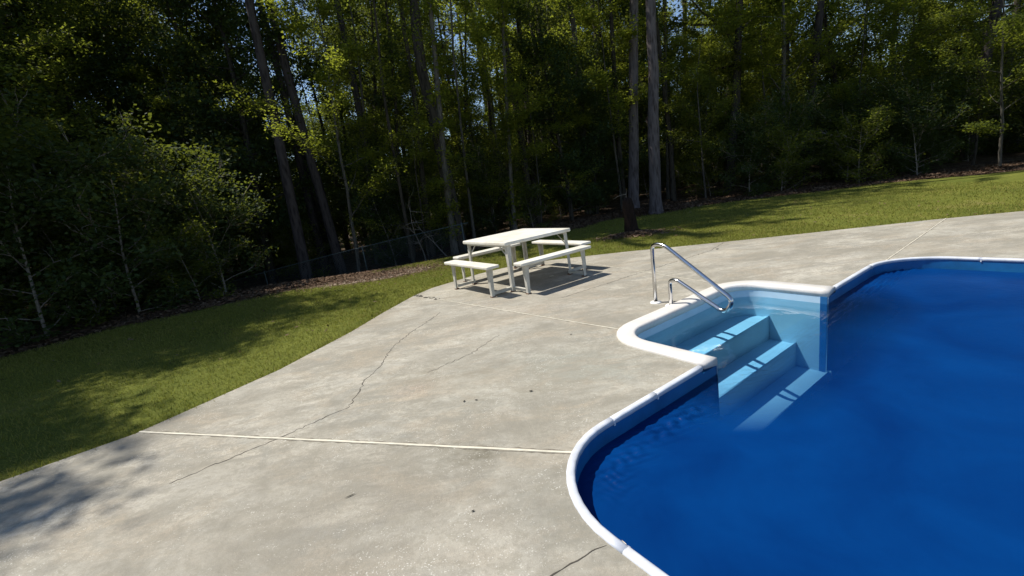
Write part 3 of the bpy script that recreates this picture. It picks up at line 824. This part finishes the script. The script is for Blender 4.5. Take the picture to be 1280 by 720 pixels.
K = {}
K['sap1'] = (hardwood(11, 7.5, 2.1, 11000, .085, .18, .055), 'grey_bark', 'leaf')
K['sap2'] = (hardwood(12, 9.5, 2.6, 15000, .09, .22, .075), 'grey_bark', 'leaf_yellow')
K['sap3'] = (hardwood(13, 6.0, 2.2, 11000, .075, .15, .05, flat=1.0), 'dark_bark', 'leaf_yellow')
K['oak1'] = (hardwood(14, 13, 4.0, 26000, .11, .28, .15, nb=22, sig=.25), 'dark_bark', 'leaf')
K['oak2'] = (hardwood(15, 16, 4.4, 30000, .12, .30, .19, nb=24, sig=.28), 'dark_bark', 'leaf')
K['holly'] = (hardwood(16, 6.5, 1.7, 26000, .085, .05, .09, nb=34, sig=.2, flat=.2), 'dark_bark', 'leaf_dark')
K['cedar'] = (hardwood(17, 11, 2.4, 30000, .10, .10, .13, nb=34, sig=.24, flat=.2), 'dark_bark', 'leaf_dark')
K['bush1'] = (hardwood(18, 1.9, 1.1, 6500, .07, .03, .022, nb=18, sig=.14, flat=.5), 'twig', 'leaf')
K['bush2'] = (hardwood(19, 2.8, 1.3, 8500, .075, .03, .028, nb=20, sig=.16, flat=.3), 'twig', 'leaf_dark')
K['pine1'] = (pine(21, 20, .52, 3.0, 5200, .17), 'pine_bark', 'needle')
K['pine3'] = (pine(23, 21, .60, 2.4, 1200, .18), 'pine_bark', 'needle')
K['oak3'] = (hardwood(24, 14, 3.2, 4500, .10, .42, .13, nb=18, sig=.25), 'dark_bark', 'leaf')
K['pine4'] = (pine(25, 21, .62, 2.2, 800, .15), 'dark_bark', 'needle')
K['pine2'] = (pine(22, 23, .58, 3.3, 6000, .20), 'pine_bark', 'needle')
for k, ((t, c), bm_, lm) in K.items():
    t.materials.append(MAT[bm_]); c.materials.append(MAT[lm])
    t.polygons.foreach_set('use_smooth', [True] * len(t.polygons))
ALT = {}
def crown_with(kind, matname):
    key = (kind, matname)
    if key not in ALT:
        m = K[kind][0][1].copy(); m.materials.clear(); m.materials.append(MAT[matname]); ALT[key] = m
    return ALT[key]
def plant(kind, name, x, y, s, label, cat, group=None, rz=None, sz=None, leaf=None, lean=(0, 0)):
    o = empty(name, (x, y, float(gz(x, y))), random.uniform(0, 6.28) if rz is None else rz)
    o.rotation_euler.x, o.rotation_euler.y = lean
    o.scale = (s, s, sz or s); tag(o, label, cat, group)
    link('trunk' if 'bush' not in kind else 'stem', K[kind][0][0], o)
    link('crown' if 'bush' not in kind else 'foliage', crown_with(kind, leaf) if leaf else K[kind][0][1], o)
    return o

# trunks one can follow in the photograph: (centre line as x, y, z), foot x, radius
def trunk_tree(name, pts, r, mat, label, cat, H=19, crown='pine1', leaf=None, cs=1.0, dead=0, vine=0, seed=0, cz=0.0):
    rs = np.random.default_rng(seed); random.seed(seed); y = pts[0][1]
    a, b = np.array(pts[0]), np.array(pts[-1]); base_z = float(gz(b[0], y))
    P = [np.array(p, float) for p in pts[::-1]]
    d0 = P[1] - P[0]; d0 /= d0[2]; foot = P[0] + d0 * (base_z - P[0][2]) * .6; foot[2] = base_z
    d1 = P[-1] - P[-2]; d1 /= d1[2]; d1[0] *= .5
    topz = H; chain = [foot - np.array([0, 0, .25]), foot + np.array([0, 0, .02])] + P + [P[-1] + d1 * (topz - P[-1][2]) * t for t in (.35, .7, 1)]
    dn = []
    for i in range(len(chain) - 1):
        for k in range(3): dn.append(chain[i] + (chain[i+1] - chain[i]) * k / 3 + rs.normal(0, r * .09, 3) * (i > 1))
    dn.append(chain[-1]); root = empty(name, tuple(foot)); tag(root, label, cat)
    Z = [p[2] for p in dn]; rad = [r * (1.45 if z < base_z + .05 else (1.2 if z < base_z + .35 else max(.18, 1.06 - .85 * max(0, z) / H))) for z in Z]
    mb = MB(); mb.tube([Vector(p - foot) for p in dn], rad, 14 if r > .12 else 9, True, .05)
    for k in range(dead):       # dead snags on the bole
        z = rs.uniform(1.5, 8); i = min(range(len(dn)), key=lambda j: abs(dn[j][2] - z)); az = rs.uniform(0, 6.28)
        br = wander(dn[i] - foot, (math.cos(az), math.sin(az), rs.uniform(-.3, .5)), rs.uniform(.4, 1.5), 4, rs, .22); mb.tube([Vector(p) for p in br], [.02, .014, .010, .006, .003], 4, False)
        for m in range(3):
            tw = wander(br[2 + m % 2], br[3] - br[2] + rs.normal(0, .15, 3), .4, 3, rs, .3); mb.tube([Vector(p) for p in tw], [.007, .005, .003, .002], 3, False)
    mb.build('trunk', MAT[mat], root, True)
    if crown:
        c = link('crown', crown_with(crown, leaf) if leaf else K[crown][0][1], root)
        k = H / {'pine3': 21, 'oak3': 14, 'sap2': 9.5}[crown]
        c.scale = (cs, cs, k); c.location = Vector(tuple(chain[-1] - foot)) - Vector((0, 0, H - foot[2])); c.location.z = cz; c.rotation_euler.z = rs.uniform(0, 6.28)
    if vine:
        z = rs.uniform(.3, vine, 2600); az = rs.uniform(0, 6.28, 2600); zz = np.array(Z); C = np.array([dn[int(np.argmin(np.abs(zz - q)))] for q in z]) - foot
        w2 = np.sin(z * 2.1) * .5 + .5; k = rs.uniform(0, 1, 2600) < (.25 + .75 * w2); rr = r + np.abs(rs.normal(0, .14, 2600))
        C = C + np.stack([np.cos(az) * rr, np.sin(az) * rr, rs.normal(0, .12, 2600)], 1); V, F = leaves(C[k], .085, rs, .7, .2)
        link('vine_leaves', np_mesh('vine_leaves', V, F), root, MAT['leaf_yellow'])
    return root
T = trunk_tree
T('pine_tree', [(5.48, 16.5, 7.04), (5.21, 16.5, 3.65), (4.95, 16.5, .4)], .185, 'pale_bark', 'straight grey-barked pine, left of the two thick pale trunks right of the stump', 'pine tree', 21, 'pine3', seed=31, dead=2)
T('pine_tree', [(5.45, 14.8, 6.4), (5.29, 14.8, 3.35), (5.18, 14.8, .4)], .185, 'pale_bark', 'straight pine with sunlit left side, right of the two thick pale trunks', 'pine tree', 20, 'pine3', seed=32, dead=1)
T('oak_tree', [(-1.6, 14.2, 7.08), (-1.76, 14.2, 5.32), (-1.62, 14.2, 3.48), (-1.53, 14.2, 1.87)], .20, 'dark_bark', 'thick dark leaning trunk behind the left corner of the picnic table', 'oak tree', 17, 'oak3', seed=33, dead=3)
T('hardwood_tree', [(-1.11, 13.5, 6.56), (-1.31, 13.5, 4.27), (-1.50, 13.5, 1.85)], .095, 'grey_bark', 'pale vine-clad trunk crossing in front of the thick dark leaning one', 'tree', 12, 'oak3', 'leaf_yellow', .7, vine=8, seed=34)
T('hardwood_tree', [(-2.7, 13.9, 6.95), (-2.91, 13.9, 4.73), (-2.95, 13.9, 3.05)], .056, 'dark_bark', 'thin dark leaning trunk above the wire fence, left of the dark oak', 'tree', 12, 'oak3', seed=35, cs=.7)
T('hardwood_tree', [(-3.92, 16, 6.87), (-4.13, 16, 4.66), (-4.45, 16, 2.75)], .05, 'grey_bark', 'slender grey trunk leaning at the far left of the woods behind the fence', 'tree', 12, 'oak3', seed=36, cs=.7, dead=3)
T('hardwood_tree', [(-2.91, 17, 8.31), (-3.01, 17, 6.63), (-3.19, 17, 5.06), (-3.51, 17, 3.05)], .075, 'dark_bark', 'dark curved trunk deep behind the wire fence', 'tree', 15, 'pine3', seed=37, dead=4)
T('hardwood_tree', [(-2.2, 15.5, 6.96), (-2.24, 15.5, 5.79), (-2.29, 15.5, 4.49), (-2.45, 15.5, 2.81)], .10, 'dark_bark', 'dark trunk just left of the thick leaning oak', 'tree', 16, 'pine3', seed=38, dead=2)
T('hardwood_tree', [(-.6, 15, 7.25), (-.77, 15, 5.78), (-.82, 15, 4.77), (-.95, 15, 2.4)], .05, 'grey_bark', 'very thin pale sunlit trunk right of the vine-clad one', 'tree', 12, 'sap2', seed=39, dead=3)
T('hardwood_tree', [(-.19, 18, 8.34), (-.54, 18, 6.12), (-.82, 18, 4.53), (-1.1, 18, 2.37)], .06, 'dark_bark', 'thin dark trunk leaning right under the left patch of sky', 'tree', 14, 'oak3', seed=40)
T('hardwood_tree', [(.98, 15, 7.05), (.81, 15, 5.57), (.71, 15, 4.56), (.46, 15, 1.51)], .07, 'grey_bark', 'thin trunk speckled with vine leaves rising behind the middle of the table', 'tree', 13, 'oak3', 'leaf_yellow', .7, vine=7, seed=41)
T('pine_tree', [(1.57, 17, 7.73), (1.53, 17, 6.2), (1.49, 17, 4.43), (1.38, 17, 1.29)], .105, 'dark_bark', 'dark pine trunk rising behind the right half of the tabletop', 'pine tree', 18, 'pine3', seed=42, dead=2)
T('pine_tree', [(2.33, 20, 8.77), (2.38, 20, 7.17), (2.4, 20, 5.39), (2.25, 20, 2.44)], .125, 'dark_bark', 'dark pine trunk leaning left, farther back behind the right bench', 'pine tree', 20, 'pine3', seed=43, dead=1)
T('pine_tree', [(3.73, 24, 10.11), (3.63, 24, 8.57), (3.56, 24, 6.97), (3.27, 24, 3.9)], .13, 'dark_bark', 'distant dark forked pine trunk against yellow-green leaves', 'pine tree', 19, 'pine3', seed=44, dead=4)
T('pine_tree', [(3.6, 18, 7.85), (3.67, 18, 6.67), (3.67, 18, 4.8), (3.58, 18, 1.92)], .125, 'grey_bark', 'grey pine trunk leaning left under the right patch of sky', 'pine tree', 19, 'pine3', seed=45, dead=2)
T('pine_tree', [(4.71, 19, 8.09), (4.68, 19, 6.86), (4.63, 19, 5.19), (4.43, 19, 1.64)], .115, 'dark_bark', 'dark pine trunk between the right patch of sky and the two thick pale trunks', 'pine tree', 19, 'pine3', seed=46, dead=2)
T('hardwood_tree', [(4.45, 17, 4.75), (4.53, 17, 2.89), (4.62, 17, .94)], .045, 'grey_bark', 'crooked pale sapling just left of the two thick pale trunks', 'tree', 8, 'sap2', seed=47, dead=4)
T('hardwood_tree', [(7.48, 19, 6.78), (7.35, 19, 3.8), (7.21, 19, .58)], .07, 'grey_bark', 'thin trunk in sunlit leaves right of the two thick pale trunks', 'tree', 12, 'sap2', seed=48)

# understorey that shows as its own clump
plant('sap3', 'hardwood_sapling', -3.3, 15.6, .85, 'sunlit yellow-green sapling left of the thick dark oak', 'sapling', rz=.4)
plant('sap3', 'hardwood_sapling', -.3, 15.6, .8, 'low layered sapling with pale leaf sprays right of the vine-clad trunk', 'sapling', rz=2.2)
plant('sap1', 'hardwood_sapling', .3, 16.4, 1.1, 'leafy green sapling behind the table between two thin trunks', 'sapling', rz=4.0)
plant('sap2', 'hardwood_sapling', 3.0, 27, 1.35, 'tall yellow-green tree glowing in the sun deep in the middle of the woods', 'sapling', rz=1.0)
plant('sap2', 'hardwood_sapling', 5.3, 23, 1.05, 'sunlit yellow-green tree under the right patch of sky', 'sapling', rz=3.0)
plant('sap2', 'hardwood_sapling', 0.1, 21, 1.05, 'bright green tree under the left patch of sky', 'sapling', rz=5.0)
plant('holly', 'holly_tree', 2.6, 16.6, 1.05, 'dense dark evergreen filling the gap behind the right-hand benches', 'evergreen tree', rz=.3)
plant('holly', 'holly_tree', 3.8, 17.6, .8, 'dark evergreen just behind the stump and left of the thick pale trunks', 'evergreen tree', rz=3.3)
plant('cedar', 'cedar_tree', 5.9, 19.5, 1.0, 'tall dark evergreen standing behind the two thick pale trunks', 'evergreen tree', rz=2.3)
plant('cedar', 'cedar_tree', -5.0, 18.5, 1.0, 'tall dark evergreen at the left behind the wire fence', 'evergreen tree', rz=1.3)
plant('sap3', 'hardwood_sapling', -2.5, 14.1, .78, 'small bright sapling between the wire fence and the thick dark oak', 'sapling', rz=5.2)
plant('sap3', 'hardwood_sapling', 1.3, 15.4, .8, 'small bright layered sapling right of the vine-speckled trunk behind the tabletop', 'sapling', rz=.9)
plant('sap2', 'hardwood_sapling', 4.1, 20.5, .95, 'sunlit yellow-green tree between the dark evergreens behind the stump', 'sapling', rz=1.7)
plant('sap1', 'hardwood_sapling', 8.0, 17.2, .8, 'sunlit green sapling right of the two thick pale trunks', 'sapling', rz=1.9)

# the rest of the wood
random.seed(77)
placed = []
def free(x, y, d):
    for a, b in placed:
        if (a - x) ** 2 + (b - y) ** 2 < d * d: return False
    placed.append((x, y)); return True
MARKS = [((-1.6, 14.2), 'the thick dark oak'), ((5.1, 15.6), 'the two thick pale trunks'), ((3.0, 13.5), 'the lawn beyond the stump'), ((-4.5, 13.0), 'the wire fence'), ((.9, 14.6), 'the vine-speckled trunk behind the table'),
         ((-9.9, 5.6), 'the added evergreens at the far left'), ((12, 15), 'the woods edge at the far right'), ((8, 15.5), 'the right end of the lawn')]
SEEN = set()
def own_label(kind, x, y, s):
    look = {'bush1': 'green leafy', 'bush2': 'dark-leaved', 'sap1': 'green', 'sap2': 'tall yellow-green', 'sap3': 'layered yellow-green', 'cedar': 'tall dark evergreen', 'holly': 'dense dark evergreen'}.get(kind)
    if look is None: return None
    noun = 'bush' if 'bush' in kind else ('sapling' if 'sap' in kind else 'tree'); big = 'large' if s > .98 else 'small'
    (mx, my), nm = min(MARKS, key=lambda m: math.hypot(m[0][0] - x, m[0][1] - y))
    if math.hypot(mx - x, my - y) > 5: return None
    dx, dy = x - mx, y - my
    rel = ('just left of' if dx > -2 else 'well left of') if dx < -.7 else (('just right of' if dx < 2 else 'well right of') if dx > .7 else ('deep behind' if dy > 2 else 'close by'))
    lb = f'{big} {look} {noun} {rel} {nm}'
    if lb in SEEN: return None
    SEEN.add(lb); return lb
def fill(n, kinds, name, label, cat, group, depth, smin, smax, dmin, xr=(-40, 46), leafs=(None,), keep=None):
    done = 0; tries = 0
    while done < n and tries < n * 60:
        tries += 1; x = random.uniform(*xr); dd = depth[0] + (depth[1] - depth[0]) * random.random() ** 1.1; y = float(edge_y(x)) + dd
        if y < 2 and abs(x) > abs(y) * 1.6 + 14: continue
        if abs(math.atan2(x, max(.1, y + 4))) > 1.05: continue
        if keep and not keep(x, y): continue
        if not free(x, y, dmin): continue
        kd = random.choice(kinds); sc_ = random.uniform(smin, smax)
        plant(kd, name, x, y, sc_, own_label(kd, x, y, sc_) or label, cat, group, leaf=random.choice(leafs), lean=(random.gauss(0, .03), random.gauss(0, .03)))
        done += 1
def shades(x, y, lo, hi, r_):
    """would a crown between heights lo and hi throw its shade on the open, sunny part of the deck and lawn?"""
    for H_ in np.linspace(lo, hi, 6):
        sx, sy = x + .57 * H_, y - .20 * H_
        if -2.6 - r_ < sx < 5 + r_ and .5 - r_ < sy < 9.0 + r_: return True
    return False
tall = lambda x, y: not shades(x, y, 10, 21, 2.0) and not (-13 < x < 7 and y < 25)
mid_ = lambda x, y: not shades(x, y, 4, 14, 2.6) and not (-12 < x < 7 and y < 24)
low_ = lambda x, y: not shades(x, y, 2, 11, 1.6)
sap_ = lambda x, y: low_(x, y) and not (-4.5 < x < 7 and y < 19)
evg_ = lambda x, y: low_(x, y) and not (-10 < x < 3 and y < 21) and clear_(x, y)
clear_ = lambda x, y: not (3.4 < x < 7.0 and y < 19)
# trees added at the left to throw shade on that end of the deck
for x, y, s, k, lb in ((-9.9, 5.6, 1.0, 'cedar', 'dense evergreen added nearest the deck on the far left lawn edge to shade it'), (-12.2, 3.6, 1.05, 'cedar', 'dense evergreen added at the outermost left of the lawn to shade the deck'),
                       (-10.9, 7.9, .62, 'oak1', 'broad leafy shade tree added behind the added evergreens at the far left')):
    plant(k, 'cedar_tree' if k == 'cedar' else 'oak_tree', x, y, s, lb, 'evergreen tree' if k == 'cedar' else 'oak tree'); placed.append((x, y))
for x, y, s, lb in ((-6.4, 13.8, 1.0, 'tall pine closest behind the wire fence, left of the other tall pines'), (-5.7, 15.0, 1.0, 'tall pine behind the wire fence, left of all the trunks over the table'), (-7.0, 16.8, .95, 'tall pine farther back and left behind the wire fence'), (-4.7, 16.9, .9, 'tall pine rising just left of the dark curved trunk')):
    plant('pine1', 'pine_tree', x, y, s, lb, 'pine tree'); placed.append((x, y))
fill(22, ['pine4'], 'slender_pine', 'one of the slender dark trunks standing close together in the middle of the woods', 'pine tree', 'slender trunks in the middle of the woods', (2.5, 18), .55, .95, 1.0, xr=(-9, 10), keep=lambda x, y: y > 15.5)
fill(34, ['pine1', 'pine2'], 'pine_tree', 'one of the tall pines crowding the dark woods', 'pine tree', 'tall pines of the woods', (1.5, 26), .85, 1.1, 2.4, keep=tall)
fill(34, ['oak1', 'oak2'], 'oak_tree', 'one of the broad leafy trees deep in the woods', 'oak tree', 'leafy trees deep in the woods', (4, 30), .8, 1.1, 2.6, keep=mid_, leafs=(None, 'leaf_yellow'))
fill(30, ['cedar', 'holly'], 'cedar_tree', 'one of the dark evergreens filling the woods', 'evergreen tree', 'dark evergreens in the woods', (4, 24), .7, 1.1, 2.2, keep=evg_)
fill(56, ['sap1', 'sap2', 'sap3'], 'hardwood_sapling', 'one of the green saplings under the tall trees', 'sapling', 'saplings of the undergrowth', (1.2, 18), .7, 1.2, 1.5, keep=sap_)
fill(20, ['cedar'], 'cedar_tree', 'one of the tall dark evergreens walling off the left side of the woods', 'evergreen tree', 'evergreens on the left side of the woods', (3, 13), 1.0, 1.35, 1.8, xr=(-30, -6.5), keep=lambda x, y: not shades(x, y, 2, 16, 2.4) and x / y < -.45)
fill(90, ['bush1', 'bush2', 'bush2'], 'woodland_bush', 'one of the low leafy bushes along the shaded edge of the woods', 'bush', 'bushes of the undergrowth', (.8, 12), .6, 1.25, .9, keep=lambda x, y: not (4.2 < x < 6.2 and y < 17.5) and not (-7 < x < -.6 and y < 14.2))
fill(60, ['cedar', 'holly'], 'background_tree', 'one of the far trees closing the woods behind', 'tree', 'far trees closing the woods', (26, 40), .75, 1.05, 2.2, xr=(-60, 66))
# far beyond, the wood reads as one mass of leaves
rs = np.random.default_rng(50); cs_ = []
for k in range(230):
    x = rs.uniform(-60, 66); y = float(edge_y(x)) + rs.uniform(20, 48)
    if abs(math.atan2(x, y + 4)) > 1.05: continue
    hh = rs.uniform(2.5, 9.5); n = int(260 * hh); q_ = rs.normal(0, 1, (n, 3)); q_ /= np.linalg.norm(q_, axis=1)[:, None]; q_ *= rs.uniform(.3, 1, (n, 1)) ** .6
    q_ *= 1 + .35 * np.sin(q_[:, :1] * 7 + k) * np.cos(q_[:, 1:2] * 6 + k)
    q_ = q_ * np.array([rs.uniform(1.4, 2.6), rs.uniform(1.2, 2.2), hh * .55]) + np.array([x, y, float(gz(x, y)) + hh * .5]); cs_.append(q_[q_[:, 2] > gz(q_[:, 0], q_[:, 1])])
V, F = leaves(np.concatenate(cs_), .20, rs, .6, .3)
tag(link('distant_woods', np_mesh('distant_woods', V, F), None, MAT['leaf']), 'mass of shaded leaves closing the woods far behind the trunks', 'woods', kind='stuff')
fill(70, ['bush2', 'cedar'], 'background_thicket', 'one of the leafy thickets closing the gaps behind the trunks', 'thicket', 'thickets behind the trunks', (10, 30), 1.0, 1.6, 1.3, xr=(-40, 46), keep=evg_)

# stump with a bare twig
sp = empty('tree_stump', (3.03, 10.42, float(gz(3.03, 10.42)))); sp.scale = (1, 1, .76); tag(sp, 'dark reddish-brown tree stump standing alone on the lawn', 'tree stump')
random.seed(9); mb = MB()
mb.tube([(.02, 0, -.15), (.02, 0, .02), (.0, 0, .1), (-.01, 0, .3), (-.02, 0, .55), (-.04, .0, .8), (-.05, 0, .98), (-.05, 0, 1.06), (-.05, .01, 1.10)], [.24, .20, .165, .145, .135, .14, .125, .09, .03], 14, True, .09)
mb.build('trunk', MAT['stump'], sp, True)
rs = np.random.default_rng(5); mb = MB()
for p, d, L in (((-.08, 0, 1.0), (.12, 0, 1), .35), ((-.06, 0, 1.2), (-1, .1, .1), .34)):
    mb.tube([Vector(q_) for q_ in wander(p, d, L, 5, rs, .15)], [.008, .007, .006, .005, .003, .002], 5, False)
mb.build('twig', MAT['twig'], sp)

# leaf litter and pine straw: at the stump, at the two pines, along the wood's edge
def litter(n, pick, size, name, label, seed, lift=.012):
    rs = np.random.default_rng(seed); x, y = pick(rs, n); k = ~in_poly(x, y, deck_poly); x, y = x[k], y[k]
    C = np.stack([x, y, gz(x, y) + rs.uniform(.004, lift, len(x))], 1); V, F = leaves(C, size, rs, .4, 1.2)
    tag(link(name, np_mesh(name, V, F), None, MAT['litter']), label, 'leaf litter', kind='stuff')
litter(3500, lambda r_, n: (r_.normal(3.05, .33, n), r_.normal(10.3, .2, n)), .07, 'leaf_litter', 'brown straw heaped round the foot of the stump', 1, .05)
litter(7000, lambda r_, n: (r_.normal(4.7, .8, n), r_.normal(15.5, .38, n)), .09, 'leaf_litter', 'reddish pine straw mounded at the feet of the two thick trunks', 2, .05)
litter(900, lambda r_, n: (r_.uniform(-9, 9, n), r_.uniform(5, 14, n)), .06, 'leaf_litter', 'scattered dry leaves lying on the lawn', 6, .03)
def along(r_, n):
    x = r_.uniform(-14, 22, n); return x, edge_y(x) + np.abs(r_.normal(0, 1.6, n)) - .3
litter(42000, along, .10, 'leaf_litter', 'fallen leaves along the edge of the woods', 3, .03)
litter(6000, lambda r_, n: (r_.normal(-3.3, 1.2, n), r_.normal(10.0, .42, n)), .06, 'leaf_litter', 'dry leaves over the bare patch left of the benches', 4, .015)
# dead fallen branches in the shade behind the fence
rs = np.random.default_rng(8)
for k, (x, y, z, L, lb) in enumerate(((-2.6, 14.0, 1.0, 1.9, 'pale dead branch hanging behind the wire fence'), (-1.9, 13.9, .35, 1.6, 'bare dead branch leaning low by the foot of the dark oak'))):
    o = empty('dead_branch', (x, y, float(gz(x, y)))); tag(o, lb, 'dead branch'); mb = MB()
    br = wander((0, 0, 0), (.15, 0, 1) if k == 0 else (-.6, 0, .8), L * 1.1, 6, rs, .12); mb.tube([Vector(p) for p in br], [.022, .018, .015, .012, .009, .006, .003], 5, False)
    for m in range(10):
        i = 2 + m % 4; tw = wander(br[i], rs.normal(0, 1, 3) * np.array([1, .5, .6]) + np.array([0, 0, .4]), rs.uniform(.3, .9), 4, rs, .25); mb.tube([Vector(p) for p in tw], [.009, .007, .005, .003, .002], 4, False)
    mb.build('branch', MAT['twig'], o)

# wire fence in the shade
fe = empty('wire_fence', (-6, 13.0, 0)); tag(fe, 'low grey wire fence in the shade behind the left side of the lawn', 'fence')
def ftop(x): return .73 + .07 * x - .004 * (x + 1) ** 2 * (x < -1)
fx = np.arange(-14.5, -.7, .5)
mb = MB(); mb.tube([(x + 6, 0, ftop(x)) for x in fx], .012, 8); mb.build('top_rail', MAT['wire'], fe, True)
for x in np.arange(-13.2, -.7, 3.0):
    zb = float(gz(x, 13.0)); mb = MB(); mb.tube([(x + 6, 0, zb - .2), (x + 6, 0, ftop(x) + .05)], .018, 8); mb.build('post', MAT['wire'], fe, True)
mb = MB(); sp_ = .085
for x in np.arange(-14.4, -1.0, sp_):
    for s in (1, -1):
        zb = float(gz(x, 13.0)) + .03; zt = ftop(x); h = zt - zb; x1 = x + s * h
        if not -14.4 < x1 < -1: continue
        bar(mb, (x + 6, .004 * s, zb), (x1 + 6, .004 * s, ftop(x1)), .003, .003, (0, 1, 0))
mb.build('wire_mesh', MAT['wire'], fe)['kind'] = 'stuff'

# small things lying about
def leaf_thing(x, y, z, size, mat, label, rz, name='fallen_leaf', curl=.35, asp=.5):
    o = MB(); n = 7; vs = []
    for i in range(n):
        t = i / (n - 1) - .5; w_ = size * asp * .5 * math.cos(t * math.pi) ** .7 if abs(t) < .5 else .0006
        zz = curl * size * (t * t) * 1.6 + .001
        vs += [(t * size, -w_, zz + w_ * .5), (t * size, 0, zz), (t * size, w_, zz + w_ * .5)]
    fs = []
    for i in range(n - 1):
        for k in range(2): fs.append((i*3+k, i*3+3+k, i*3+4+k, i*3+1+k))
    o.add(vs, fs); ob = o.build(name, MAT[mat]); ob.location = (x, y, z); ob.rotation_euler = (0, 0, rz); tag(ob, label, 'leaf'); return ob
leaf_thing(-.34, 1.83, .002, .018, 'dead_leaf', 'tiny dark curled leaf on the nearest slab, left of the pool corner', .4)
leaf_thing(-.47, 2.99, .002, .026, 'dead_leaf', 'left one of a pair of dark leaf scraps in the middle of the deck', 1.2)
leaf_thing(-.38, 2.985, .002, .024, 'dead_leaf', 'right one of a pair of dark leaf scraps in the middle of the deck', 0)
leaf_thing(.03, 3.0, .002, .030, 'dead_leaf', 'dark leaf scrap on the deck, left of the rounded pool corner', .3)
leaf_thing(.51, 4.09, .002, .025, 'dead_leaf', 'small dark leaf on the deck left of the step corner', .1)
leaf_thing(-1.02, 2.08, .002, .06, 'dead_leaf', 'dark twig-like leaf on the near slab at the left', .5, asp=.12, curl=.1)
leaf_thing(.66, 6.91, .002, .09, 'pale_leaf', 'pale leaf lying in the shadow under the picnic table', .2)
leaf_thing(.33, 1.63, WATER + .006, .035, 'pale_leaf', 'small pale curled leaf floating on the blue water', 1.9, curl=.8)
leaf_thing(3.5, 7.2, .002, .06, 'dead_leaf', 'dark leaf on the deck beyond the handrail', .3)
